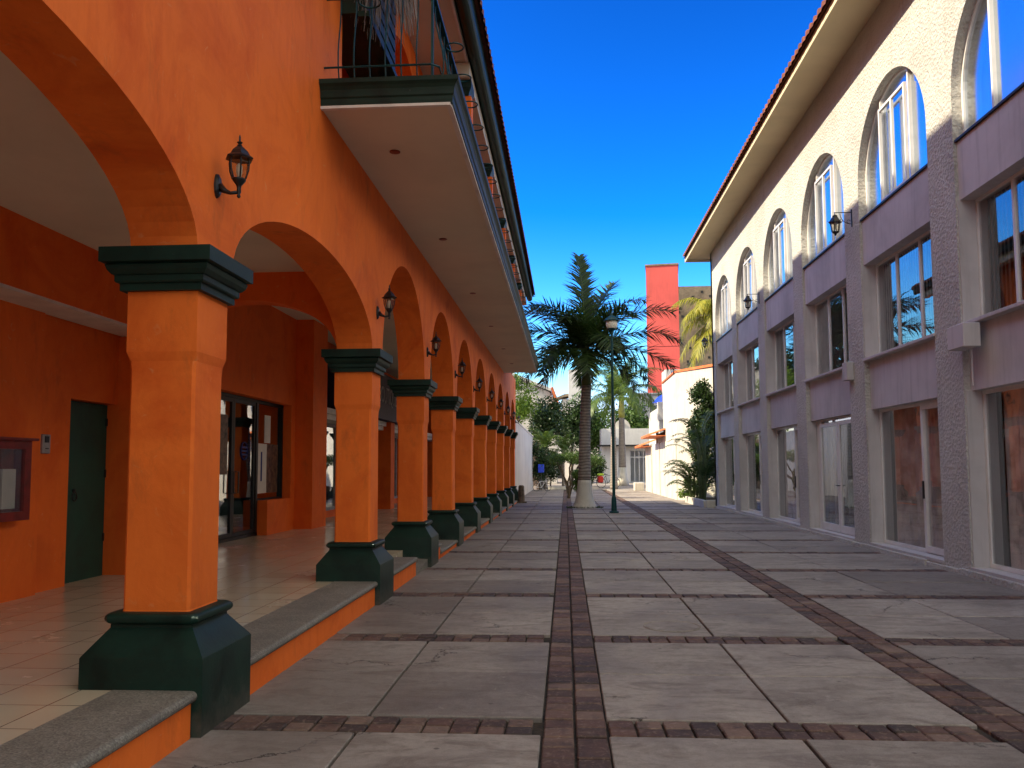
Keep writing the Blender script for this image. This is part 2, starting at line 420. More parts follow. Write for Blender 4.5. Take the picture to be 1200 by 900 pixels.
def openings_profile(ops, z0, z1):
    def f(y):
        for (ya, yb, sill, spring, rise) in ops:
            if ya < y < yb:
                t = (y-(ya+yb)/2)/((yb-ya)/2)
                top = spring + rise*math.sqrt(max(0, 1-t*t))
                return [(z0, sill), (top, z1)]
        return [(z0, z0), (z0, z1)]
    return f
def op_samples(ops, ya, yb, n=28):
    s = {ya, yb}
    for (a, b, *_r) in ops:
        for i in range(n+1):
            t = -math.cos(PI*i/n); s.add(round((a+b)/2+t*(b-a)/2, 5))
    return sorted(s)
def jambs(mb, x0, x1, ops):
    for (a, b, sill, spring, rise) in ops:
        for y, fl in ((a, 0), (b, 1)):
            q = [(x0, y, sill), (x1, y, sill), (x1, y, spring), (x0, y, spring)]
            mb.quad(*(q if fl else q[::-1]))
ZS = 3.0
ops = []
for i in range(len(colY)-1):
    a, b = colY[i]+.30, colY[i+1]-.30
    a += -.02; b += .02
    rise = .74 if i < 3 else min(1.5, (b-a)/2)
    ops.append((a, b, ZS, ZS, rise))
mb = MB(); prof = openings_profile(ops, ZS, 5.3)
wall_strips(mb, XF, XB, op_samples(ops, -6.5, 38.75), ZS, 5.3, prof)
mb.quad((XF, 38.75, ZS), (XB, 38.75, ZS), (XB, 38.75, 5.3), (XF, 38.75, 5.3))
mb.build('arcade_wall', 'orange', AB, warp=WL)
# columns
def make_column(y, zs):
    cx = -2.575
    s = MB(); S = zs
    c = .0
    lv = [(.232, .66), (.217, .72), (.215, 2.22), (.219, 2.29), (.232, 2.35), (.232, 2.76)]
    # chamfered shaft: square at top and bottom, slightly narrower between
    rings = []
    for h, z in lv:
        k = .001 if h > .23 else .018
        rings.append([(cx-h+k, y-h, z), (cx+h-k, y-h, z), (cx+h, y-h+k, z), (cx+h, y+h-k, z), (cx+h-k, y+h, z), (cx-h+k, y+h, z), (cx-h, y+h-k, z), (cx-h, y-h+k, z)])
    s.loft(rings)
    o = s.build('column', 'orange', AB)
    b = MB(); b.sq(cx, y, [(.385, -.02), (.385, .455), (.38, .465), (.262, .62), (.262, .64)])
    # torus moulding
    r = []
    for t in range(9):
        an = -PI/2+PI*t/8; r.append((.262+.038*math.cos(an), .675+.036*math.sin(an)))
    rings = []
    for h, z in r:
        q = .03; rings.append([(cx-h+q, y-h, z), (cx+h-q, y-h, z), (cx+h, y-h+q, z), (cx+h, y+h-q, z), (cx+h-q, y+h, z), (cx-h+q, y+h, z), (cx-h, y+h-q, z), (cx-h, y-h+q, z)])
    b.loft(rings); auto(b.build('base', 'green', o, smooth=False))
    cp = MB(); P = [(.268, 2.74), (.268, 2.785), (.285, 2.79), (.292, 2.80), (.292, 2.835), (.305, 2.84), (.325, 2.865), (.335, 2.895), (.325, 2.905), (.362, 2.912), (.362, 3.005)]
    cp.sq(cx, y, P); cp.build('capital', 'green', o)
    recenter(o, (cx, y, 0))
    for k in kids(o): pass
    return o
c0 = make_column(colY[2], 1)
# the children were built relative to the building; put their origins on the column
for k in kids(c0):
    k.data.transform(Matrix.Translation(-(Vector((-2.575, colY[2], 0))-wloc(AB)))); k.location = (0, 0, 0)
for i, y in enumerate(colY):
    if i == 2: o = c0
    else: o = copy_tree(c0, AB)
    o.location = Vector((-2.575, y, 0))-wloc(AB); o.scale = (1, 1, (3.0+dz(y))/3.0)
# floor platform and nosings
FZ = .27
mb = MB(); mb.box(-6.9, -2.66, -6.5, 38.75, -.05, FZ); mb.build('floor', 'tile', AB)
def nosing(y0, y1, zt, xf=-2.235, xb=-2.74):
    n = MB(); pr = [(xb, zt-.05), (xb, zt+.004)]
    r = .032
    pr += [(xf-r+.02, zt+.004)] + [(xf+.02-r+r*math.sin(t*PI/6), zt+.004-r+r*math.cos(t*PI/6)) for t in range(1, 6)] + [(xf-.01, zt-.062)]
    e = .02
    n.loft([[(x, y, z) for x, z in pr] for y in (y0, y0+e, y1-e, y1)])
    n.build('step_nosing', 'terrazzo', AB, smooth=False)
    rr = MB(); rr.box(-2.70, xf-.012, y0+.015, y1-.015, -.02, zt-.05); rr.build('step_riser', 'orange', AB)
nosing(-6, .10, FZ); nosing(.9, colY[2]-.39, FZ); nosing(colY[2]+.39, colY[3]-.39, FZ)
nosing(colY[3]+.39, 12.4, FZ)
ramp_ = MB(); ramp_.loft([[(x, y, z) for x, z in ((-2.7, -.02), (-2.25, -.02), (-2.25, t), (-2.7, t+.02))] for y, t in ((12.42, .02), (13.46, .13))]); ramp_.build('step_ramp', 'terrazzo', AB)
for i in range(4, 11):
    a, b = colY[i]+.39, colY[i+1]-.39
    if i == 4: nosing(a, a+.55, FZ); nosing(a+.57, b, .13)
    elif i in (5, 6, 8): nosing(a, b, .15)
    else: nosing(a, b, .11)
for i in range(4, 11):
    mb = MB(); mb.box(-2.66, -2.74, colY[i]+.39, colY[i+1]-.39, .0, FZ-.003); mb.build('step_edge', 'terrazzo', AB)
# inner walls of the arcade
w = MB()
w.box(-6.9, -5.66, -6.5, 8.6, FZ-.02, 3.32); w.box(-6.9, -5.74, 8.6, 9.25, FZ-.02, 3.32)
w.box(-6.9, -5.74, 9.25, 10.25, 2.43, 3.32)
w.box(-6.9, -5.22, 10.25, 10.6, FZ-.02, 3.32)
w.box(-6.9, -5.22, -6.5, 10.6, 3.34, 5.2)
w.box(-6.9, -6.02, 10.6, 14.0, FZ-.02, 5.3); w.box(-6.9, -6.02, 14.0, 17.85, 3.0, 5.3)
w.box(-6.9, -6.02, 17.85, 18.12, FZ-.02, 5.3); w.box(-6.9, -5.62, 18.12, 19.2, FZ-.02, 5.3)
w.box(-6.9, -6.25, 19.2, 38.75, 4.55, 5.3); w.box(-6.9, -5.75, 27.0, 27.6, FZ-.02, 4.6); w.box(-6.9, -5.75, 33.4, 34.0, FZ-.02, 4.6)
w.box(-6.24, -6.0, 16.4, 17.85, FZ-.02, .965)
w.box(-6.9, -6.5, 19.2, 38.75, FZ-.02, .45)
w.build('inner_wall', 'orange_deep', AB)
w = MB(); w.box(-5.70, -5.24, -6.5, 10.25, 3.31, 3.35); w.build('ledge', 'trim', AB)
# transverse arch
tr = MB(); nn = 24
xa, xb_ = -5.10, -2.80
xs = [-5.3]+[(xa+xb_)/2-math.cos(PI*i/nn)*(xb_-xa)/2 for i in range(nn+1)]+[-2.6]
def tz(x):
    t = (x-(xa+xb_)/2)/((xb_-xa)/2)
    return 3.02+.68*math.sqrt(max(0, 1-t*t)) if abs(t) <= 1 else 3.02
for a, b in zip(xs[:-1], xs[1:]):
    for y, fl in ((9.97, 1), (10.27, 0)):
        q = [(a, y, tz(a)), (b, y, tz(b)), (b, y, 5.2), (a, y, 5.2)]; tr.quad(*(q if fl else q[::-1]))
    tr.quad((a, 9.97, tz(a)), (a, 10.27, tz(a)), (b, 10.27, tz(b)), (b, 9.97, tz(b)))
tr.build('cross_arch', 'orange_deep', AB)
for yy in (24.4,):
    pass
cl = MB(); cl.box(-5.25, -2.77, -6.5, 9.97, 4.05, 4.12); cl.box(-6.9, -2.77, 10.27, 38.7, 4.95, 5.02); cl.build('arcade_ceiling', 'ceiling', AB)
# shell behind, ends
sh = MB(); sh.box(-13.0, -12.8, -6.5, 38.75, 0, 8.2); sh.box(-13.0, -2.77, 38.55, 38.75, 0, 5.5); sh.box(-12.9, -2.6, -6.7, -6.45, 0, 8.2); sh.box(-12.8, -2.7, -6.5, 38.6, 5.1, 5.25)
sh.build('rear_wall', 'orange', AB, warp=WL)
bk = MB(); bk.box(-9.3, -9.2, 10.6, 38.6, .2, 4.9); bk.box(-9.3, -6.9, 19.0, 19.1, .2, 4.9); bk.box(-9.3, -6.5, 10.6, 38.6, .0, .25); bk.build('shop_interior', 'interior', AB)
# green door
d = MB(); d.box(-5.95, -5.86, 9.27, 10.23, FZ, 2.42)
door = d.build('green_door', 'doorgreen', AB)
k = MB(); k.tube([(-5.84, 9.55+.045*math.cos(t*PI/6), 1.28+.055*math.sin(t*PI/6)) for t in range(12)], .008, 5, True); k.box(-5.865, -5.84, 9.53, 9.57, 1.33, 1.37); k.build('door_knocker', 'black', door, smooth=True)
for z in (.7, 1.5, 2.15): k = MB(); k.box(-5.865, -5.85, 10.2, 10.235, z, z+.1); k.build('hinge', 'black', door)
# red display case
r = MB(); y0, y1, z0, z1 = 7.1, 8.25, 1.09, 1.90
r.box(-5.66, -5.52, y0, y1, z0, z0+.09); r.box(-5.66, -5.52, y0, y1, z1-.09, z1); r.box(-5.66, -5.52, y0, y0+.1, z0+.09, z1-.09); r.box(-5.66, -5.52, y1-.1, y1, z0+.09, z1-.09)
r.box(-5.66, -5.47, y0-.04, y1+.04, z1, z1+.025); r.box(-5.66, -5.64, y0+.1, y1-.1, z0+.09, z1-.09)
RB = thing('display_case', 'red wooden display case with glass front on the orange arcade wall', 'display case', (-5.6, 7.7, 1.09))
r.build('case', 'redbox', RB); k = MB(); k.box(-5.545, -5.54, y0+.1, y1-.1, z0+.09, z1-.09); k.build('pane', 'glass', RB)
k = MB()
for yy in (7.3, 7.62, 7.93): k.box(-5.63, -5.6, yy, yy+.2, z0+.12, z0+.52)
k.build('notice', 'paper', RB)
ic = thing('intercom', 'small grey intercom panel beside the green door', 'intercom', (-5.66, 8.78, 1.8))
k = MB(); k.box(-5.745, -5.715, 8.72, 8.86, 1.78, 1.99, .005); k.build('plate', 'letter', ic); k = MB(); k.box(-5.714, -5.708, 8.755, 8.825, 1.90, 1.97); k.lathe([(.022, -.0), (.022, .008), (0, .01)], -5.71, 8.79, 8, 1.83); k.build('button', 'black', ic)
# glass shop door
gd = MB(); X = -6.2
def frame_rect(mb, x, y0, y1, z0, z1, w, t=.05):
    mb.box(x-t, x, y0, y1, z0, z0+w); mb.box(x-t, x, y0, y1, z1-w, z1); mb.box(x-t, x, y0, y0+w, z0+w, z1-w); mb.box(x-t, x, y1-w, y1, z0+w, z1-w)
frame_rect(gd, X, 14.0, 17.84, FZ+.002, 2.995, .06, .1)
gd.box(X-.1, X, 16.28, 16.38, FZ, 2.94); gd.box(X-.1, X, 16.38, 17.8, .92, 1.0)
gf = gd.build('shop_front', 'darkframe', AB)
def leafdoor(y0, y1, hy):
    m = MB(); frame_rect(m, X-.02, y0, y1, FZ+.07, 2.93, .07, .05)
    o = m.build('glass_door', 'darkframe', AB)
    p = MB(); p.box(X-.05, X-.045, y0+.07, y1-.07, FZ+.14, 2.86); p.build('pane', 'glass', o)
    h = MB(); h.tube([(X-.02, hy, 1.15), (X+.05, hy, 1.15), (X+.05, hy, 1.55), (X-.02, hy, 1.55)], .014, 6); h.build('handle', 'black', o)
leafdoor(14.06, 15.16, 15.06); leafdoor(15.17, 16.27, 15.27)
p = MB(); p.box(X-.06, X-.055, 16.38, 17.78, 1.0, 2.935); p.build('pane', 'glass', gf)
po = MB(); po.box(X-.054, X-.05, 16.45, 17.0, 1.1, 2.12); po.box(X-.054, X-.05, 16.85, 17.2, 2.14, 2.72); po1 = po.build('poster', 'paper', gf)
po = MB(); po.box(X-.0495, X-.047, 16.66, 16.74, 1.35, 1.95); po.build('poster_print', 'ink', gf)
po = MB(); po.box(X-.054, X-.05, 17.02, 17.66, 1.1, 2.12); po.build('picture', 'photo', gf)
po = MB(); po.box(X-.044, X-.04, 14.25, 14.95, 1.5, 2.6); po.build('picture', 'photo', gf)
em = MB(); em.tube([(X-.035, 15.75+.16*math.cos(t*PI/10), 1.95+.17*math.sin(t*PI/10)) for t in range(20)], .014, 4, True)
for zz in (-.07, 0, .07): em.box(X-.04, X-.032, 15.62, 15.88, 1.95+zz-.018, 1.95+zz+.018)
em.build('oval_emblem', 'ink', gf)
# far shop fronts
sf = MB(); X2 = -6.55
frame_rect(sf, X2, 19.25, 38.5, .45, 2.85, .08, .1)
for yy in [20.6, 22.0, 23.4, 24.9, 26.3, 28.6, 30.2, 31.8, 35.0, 36.6]: sf.box(X2-.1, X2, yy, yy+.08, .53, 2.77)
sfo = sf.build('shop_front', 'letter', AB)
p = MB(); p.box(X2-.055, X2-.05, 19.3, 38.4, .5, 2.8); p.build('pane', 'glass', sfo)
p = MB(); p.box(-6.7, -6.0, 19.21, 38.5, 2.852, 2.98); p.box(-6.7, -5.9, 19.21, 38.5, 2.981, 3.12); p.build('shop_beam', 'trim', AB)
sg = MB(); sg.box(-6.75, -5.62, 21.4, 32.0, 3.122, 4.54)
sgo = sg.build('sign_board', 'purple', AB)
def text_obj(name, body, size, mat, parent, loc, rotm, ext=.008, sx=1):
    cu = bpy.data.curves.new(name, 'FONT'); cu.body = body; cu.size = size; cu.extrude = ext; cu.align_x = 'CENTER'; cu.align_y = 'CENTER'
    to = bpy.data.objects.new(name, cu); COL.objects.link(to)
    bpy.context.view_layer.update()
    dg = bpy.context.evaluated_depsgraph_get(); me = bpy.data.meshes.new_from_object(to.evaluated_get(dg))
    bpy.data.objects.remove(to)
    me.transform(Matrix.Scale(sx, 4, (1, 0, 0))); me.transform(rotm.to_4x4()); me.transform(Matrix.Translation(Vector(loc)-wloc(parent)))
    me.materials.clear(); me.materials.append(M[mat])
    o = bpy.data.objects.new(name, me); COL.objects.link(o); o.parent = parent; return o
RX = Matrix(((0, 0, 1), (1, 0, 0), (0, 1, 0)))       # text reads along +Y, faces +X
text_obj('sign_letters', 'BOUTIQUE', .72, 'letter', sgo, (-5.61, 25.9, 3.85), RX, sx=.72)

# balcony
BX, BY0, BY1 = -1.05, 7.62, 31.6
mb = MB(); mb.box(XF, BX-.03, BY0+.03, BY1-.03, 5.06, 5.12); mb.build('balcony_soffit', 'soffit', AB, warp=WL)
mb = MB()
mb.box(XF, BX-.06, BY0+.061, BY1-.06, 5.13, 5.27)
prf = [(-.05, 5.075), (0, 5.075), (.004, 5.10), (.004, 5.135), (.016, 5.15), (.020, 5.185), (.026, 5.215), (.042, 5.245), (.064, 5.27), (.07, 5.31), (-.12, 5.315), (-.12, 5.14)]
mb.loft([[(XF, BY0-o_, z_) for o_, z_ in prf], [(BX+o_, BY0-o_, z_) for o_, z_ in prf], [(BX+o_, BY1+o_, z_) for o_, z_ in prf], [(XF, BY1+o_, z_) for o_, z_ in prf]])
mb.build('balcony_slab', 'green', AB, warp=WL)
mb = MB(); mb.box(XF, BX-.02, BY0+.0, BY0+.05, 5.045, 5.072); mb.box(BX-.06, BX-.01, BY0+.05, BY1, 5.045, 5.072); mb.build('balcony_drip_trim', 'trim', AB, warp=WL)
for yy in (8.8, 12.4, 16.5, 20.6, 24.8, 28.6):
    mb = MB(); mb.lathe([(.06, 5.05), (.06, 5.058), (.045, 5.056)], -1.85, yy, 14); mb.build('recessed_light', 'redbox', AB, warp=WL)
# railing
RXo = -1.27; ra = thing('balcony_railing', 'dark teal bellied iron balcony railing with pot rings', 'railing', (RXo, 7.8, 5.3))
ra_par = AB
COL.objects.unlink(ra); bpy.data.objects.remove(ra)
rl = MB()
rl.tube([(XF, 7.78, 6.24), (RXo, 7.78, 6.24)], .018, 6); rl.box(RXo-.03, RXo+.03, 7.74, 31.3, 6.22, 6.255)
rl.tube([(XF, 7.72, 5.50), (RXo, 7.72, 5.50), (RXo+.07, 7.78, 5.5), (RXo+.07, 7.85, 5.5), (RXo+.07, 31.3, 5.5)], .011, 5)
rail = rl.build('balcony_rail', 'teal', AB, warp=WL)
bars = MB()
def bar(x, y, dx, dy):
    pts = []
    for t in range(9):
        u = t/8; z = 5.30+.94*u; bulge = .09*math.sin(PI*min(1, u*1.15))*(1-u)*1.6
        pts.append((x+dx*bulge, y+dy*bulge, z))
    bars.tube(pts, .0078, 5)
xx = XF+.14
while xx < RXo-.02: bar(xx, 7.80, 0, -1); xx += .155
yy = 7.95
while yy < 31.2: bar(RXo, yy, 1, 0); yy += .30
bo = bars.build('balusters', 'teal', rail, warp=WL); bo['kind'] = 'stuff'
post = MB(); post.box(RXo-.012, RXo+.012, 7.77, 7.80, 5.28, 6.23); post.build('corner_post', 'teal', rail, warp=WL)
rings_y = []
y = 8.6
while y < 31: rings_y.append(y); y += .72
for y in rings_y:
    m = MB(); m.tube([(RXo+.11+.095*math.cos(t*PI/8), y+.095*math.sin(t*PI/8), 6.12) for t in range(16)], .009, 5, True)
    m.build('pot_ring', 'teal', rail, warp=WL, smooth=True)
m = MB(); m.tube([(-1.86+.11*math.cos(t*PI/8), 7.62+.11*math.sin(t*PI/8), 6.1) for t in range(16)], .009, 5, True); m.build('pot_ring', 'teal', rail, warp=WL, smooth=True)
# upper storey
uops = [(8.35, 9.9, 5.27, 6.9, .05)]
y = 10.35
while y < 30: uops.append((y, y+2.7, 5.27, 6.75, 1.0)); y += 3.55
mb = MB(); wall_strips(mb, XF, XB, op_samples(uops, -6.5, 32.6, 18), 5.3, 8.1, openings_profile(uops, 5.301, 8.15)); jambs(mb, XF, XB, uops)
mb.box(XB, XF, 32.6, 38.75, 5.301, 5.5); mb.box(-12.9, XB, 32.4, 32.6, 5.3, 8.2); mb.build('upper_wall', 'orange', AB, warp=WL)
mb = MB(); mb.box(-4.2, -4.1, -6.4, 32.4, 5.26, 8.1); mb.build('loggia_back_wall', 'orange_deep', AB, warp=WL)
mb = MB(); mb.box(-2.62, -2.10, 8.30, 9.95, 6.38, 7.9)
for i in range(9): mb.box(-2.10, -2.085, 8.34, 9.91, 6.45+i*.16, 6.56+i*.16)
mb.box(-2.14, -2.02, 8.26, 9.99, 6.32, 6.38)
mb.build('louvred_shutter_box', 'green', AB, warp=WL)
mb = MB()
for yy in (9.95, 10.25): mb.box(-2.30, -2.18, yy, yy+.09, 5.3, 7.2)
mb.box(-2.30, -2.18, 9.95, 10.34, 7.2, 7.3); mb.build('shutter_post', 'green', AB, warp=WL)
for yy in [13.2+3.85*k for k in range(5)]:
    m = MB(); m.sq(-1.62, yy, [(.13, 5.3), (.13, 7.62)]); o = m.build('upper_column', 'orange', AB, warp=WL)
    m = MB(); m.sq(-1.68, yy, [(.15, 7.62), (.17, 7.68), (.2, 7.74), (.2, 7.86)]); m.build('capital', 'green', o, warp=WL)
mb = MB(); mb.box(-1.78, -1.50, 12.9, 32.6, 7.87, 8.1); mb.build('upper_beam', 'soffit', AB, warp=WL)
# eave and roof
EX = -1.16; EZ = 8.12
mb = MB(); mb.box(-4.2, -1.52, -6.9, 32.8, EZ, EZ+.06); mb.build('eave_soffit', 'soffit', AB, warp=WL)
mb = MB(); mb.box(-1.56, -1.525, -6.9, 32.8, EZ-.02, EZ-.001); mb.build('eave_trim', 'trim', AB, warp=WL)
mb = MB()
gp = [(-1.50+.11-.11*math.cos(t*PI/8), EZ+.05-.10*math.sin(t*PI/8)) for t in range(9)]
gp += [(-1.265, EZ+.22), (-1.515, EZ+.22)]
mb.loft([[(x, y, z) for x, z in gp] for y in (-6.9, 32.85)]); mb.build('gutter', 'green', AB, warp=WL)
def tile_roof(mb, xe, ze, xr, zr, y0, y1, pitch=.24, amp=.05, seg=6, thick=.05):
    n = int((y1-y0)/pitch); L = math.hypot(xr-xe, zr-ze); nx = -(zr-ze)/L*(1 if xr > xe else -1); 
    nx = abs(zr-ze)/L*(-1 if xr > xe else 1); nz = abs(xr-xe)/L
    prev = None; rows = []
    for i in range(n*seg+1):
        y = y0+i*pitch/seg; ph = 2*PI*(i/seg); h = amp*abs(math.sin(ph/2))
        rows.append([(xe+nx*h, y, ze+nz*h), (xr+nx*h, y, zr+nz*h)])
    for a, b in zip(rows[:-1], rows[1:]):
        mb.quad(a[0], b[0], b[1], a[1])
        la = (a[0][0], a[0][1], ze-thick); lb = (b[0][0], b[0][1], ze-thick)
        mb.quad(la, lb, b[0], a[0])
mb = MB(); tile_roof(mb, EX-.02, EZ+.20, -6.4, 10.9, -7.0, 32.9)
for (ya) in (-7.0, 32.9):
    mb.add([(EX, ya, EZ+.15), (-6.4, ya, 10.85), (-13.3, ya, EZ+.15)], [(0, 1, 2)])
mb.quad((-6.4, -7, 10.87), (-6.4, 32.9, 10.87), (-13.3, 32.9, EZ+.15), (-13.3, -7, EZ+.15))
mb.quad((EX-.05, -7, EZ+.16), (-6.4, -7, 10.83), (-6.4, 32.9, 10.83), (EX-.05, 32.9, EZ+.16))
mb.build('roof', 'clay', AB, warp=WL)
mb = MB(); mb.tube([(-6.4, -7, 10.93), (-6.4, 32.9, 10.93)], .12, 8); mb.build('roof_ridge', 'clay', AB, warp=WL)

# unseen set-back storey, added to cast the shadow line on the right facade
mb = MB(); mb.box(-12.8, -6.6, -6.0, 32.4, 8.2, 16.1); mb.box(-13.0, -6.4, -6.2, 32.6, 16.1, 16.45); mb.build('shadow_storey', 'orange', AB)
# dry hanging plant
hp = thing('hanging_plant', 'dry grey trailing plant hanging over the near end of the balcony', 'plant', (-1.86, 8.4, 6.2))
m = MB()
for i in range(260):
    a = random.uniform(0, 2*PI); r0 = random.uniform(.02, .2); x, y = -1.86+r0*math.cos(a)*1.1, 8.4+r0*math.sin(a); z = 7.0+jig(.05); L = random.uniform(.35, .85); pts = []
    for t in range(4):
        u = t/3; pts.append((x+math.cos(a)*.16*u+jig(.02), y+math.sin(a)*.1*u+jig(.02), z+.05-L*u*u))
    m.tube(pts, [.006, .006, .005, .002], 3)
m.build('foliage', 'deadplant', hp)
m = MB(); m.lathe([(.10, 6.95), (.16, 7.15), (.17, 7.17)], -1.86, 8.4, 12); m.tube([(-1.86, 8.4, 7.17), (-1.86, 8.4, 8.13)], .006, 4); m.build('hanging_pot', 'stone', hp)

# wall lanterns (left)
def make_lantern(loc):
    x, y, z = loc
    T = thing('wall_lantern', '', 'wall lamp', loc, 'black wall lanterns along the orange arcade')
    p = MB(); rg = []
    for s_, h in ((.001, 0), (.012, 0), (.03, 0)): pass
    pts = [(.0, 1.0), (.014, .95), (.026, .72)]
    for dx, sc in pts: rg.append([(x+dx, y+.042*sc*math.cos(t*PI/6), z+.085*sc*math.sin(t*PI/6)) for t in range(12)])
    p.loft(rg); p.build('wall_plate', 'black', T)
    a = MB(); a.tube([(x+.02, y, z-.005), (x+.06, y, z-.035), (x+.10, y, z-.05), (x+.15, y, z-.045)], [.030, .018, .012, .013], 8)
    a.lathe([(.006, -.085), (.014, -.075), (.008, -.06), (.016, -.045), (.014, -.02), (.018, 0), (.03, .015), (.045, .035), (.047, .045)], x+.155, y, 10, z)
    a.build('arm', 'black', T, smooth=True)
    c = MB(); c.lathe([(.044, .045), (.062, .10), (.067, .155), (.062, .185)], x+.155, y, 6, z, sy=1); c.build('lantern_glass', 'lampglass', T)
    b = MB()
    for j in range(6):
        q = [(x+.155+r_*math.cos(2*PI*j/6), y+r_*math.sin(2*PI*j/6), z+h) for r_, h in ((.046, .045), (.064, .10), (.069, .155), (.064, .187))]
        b.tube(q, .0055, 4)
    b.build('lantern_ribs', 'black', T)
    b = MB(); b.lathe([(.014, .06), (.022, .09), (.022, .13), (.01, .15)], x+.155, y, 8, z); b.build('bulb', 'bulb', T)
    r = MB(); r.lathe([(.094, .18), (.096, .187), (.072, .205), (.055, .235), (.032, .258), (.02, .268)], x+.155, y, 6, z)
    r.lathe([(.012, .262), (.018, .275), (.009, .285), (.02, .297), (.007, .305), (.007, .335), (.002, .35)], x+.155, y, 8, z); r.build('cap', 'black', T)
    return T
ords = ['', '', 'above the nearest column, beside the wide arch', 'above the second column from the camera', 'above the third column from the camera', 'above the fourth column from the camera', 'above the fifth column from the camera', 'above the sixth column from the camera', 'above the seventh column from the camera', 'above the eighth column from the camera', 'above the ninth column from the camera', 'above the farthest column of the arcade']
L0 = make_lantern((XF, colY[2]-.02, 3.5)); L0['label'] = 'black wall lantern ' + ords[2]
for i in range(3, 12):
    copy_tree(L0, None, (XF, colY[i]-.05, 3.5+dz(colY[i], 3.5)), 'black wall lantern ' + ords[i])

# ------------------------------------------------------------------ white building (right)
RB_ = thing('office_building', 'cream rough stucco three storey building with tall arched windows and tiled eave', 'building', (5.85, 17, 0))
X0 = 5.85
far = [12.52, 16.52, 20.5, 24.45, 28.4, 32.3]; W = 3.12
bays = [(f-W, f) for f in [12.52-3.97*3, 12.52-3.97*2, 12.52-3.97]+far]
YE = 33.1; ZT = 10.12
rops = [(a, b, .13, 7.15, 1.52) for a, b in bays]
mb = MB(); pf = openings_profile(rops, -.05, ZT)
wall_strips(mb, X0+.45, X0, op_samples(rops, -1.5, YE, 30), -.05, ZT, pf); jambs(mb, X0+.45, X0, rops)
mb.box(X0, 16, YE-.3, YE, -.05, ZT); mb.box(15.8, 16, -1.5, YE, -.05, ZT); mb.box(X0, 16, -1.5, -1.3, -.05, ZT)
mb.build('wall', 'rough', RB_)
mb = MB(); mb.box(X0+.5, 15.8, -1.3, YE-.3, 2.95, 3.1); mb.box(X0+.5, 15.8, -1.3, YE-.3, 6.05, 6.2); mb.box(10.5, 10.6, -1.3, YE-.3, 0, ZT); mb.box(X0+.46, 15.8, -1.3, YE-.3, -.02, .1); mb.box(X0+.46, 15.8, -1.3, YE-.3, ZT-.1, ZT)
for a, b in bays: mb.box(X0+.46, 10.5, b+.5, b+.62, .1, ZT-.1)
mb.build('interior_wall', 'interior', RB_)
# plinth
mb = MB(); y = -1.4
while y < YE:
    L = random.uniform(.5, 1.3); e = min(YE, y+L); mb.box(X0-.05-jig(.012), X0+.02, y, e-.004, -.05, .085+jig(.018), .012); y = e
mb.build('plinth', 'rough', RB_)
def winset(a, b, z0, z1, muls, x, arch=False, gl='glass', fw=.045, name='window', parent=RB_):
    m = MB(); dpt = .05
    if not arch:
        m.box(x, x+dpt, a, b, z0, z0+fw); m.box(x, x+dpt, a, b, z1-fw, z1); m.box(x, x+dpt, a, a+fw, z0+fw, z1-fw); m.box(x, x+dpt, b-fw, b, z0+fw, z1-fw)
        for u in muls: m.box(x-.004, x+dpt-.004, a+u*(b-a)-fw*.55, a+u*(b-a)+fw*.55, z0+fw, z1-fw)
        o = m.build(name, 'frame', parent)
        p = MB(); p.box(x+.022, x+.026, a+.01, b-.01, z0+.01, z1-.01); p.build('pane', gl, o)
        return o
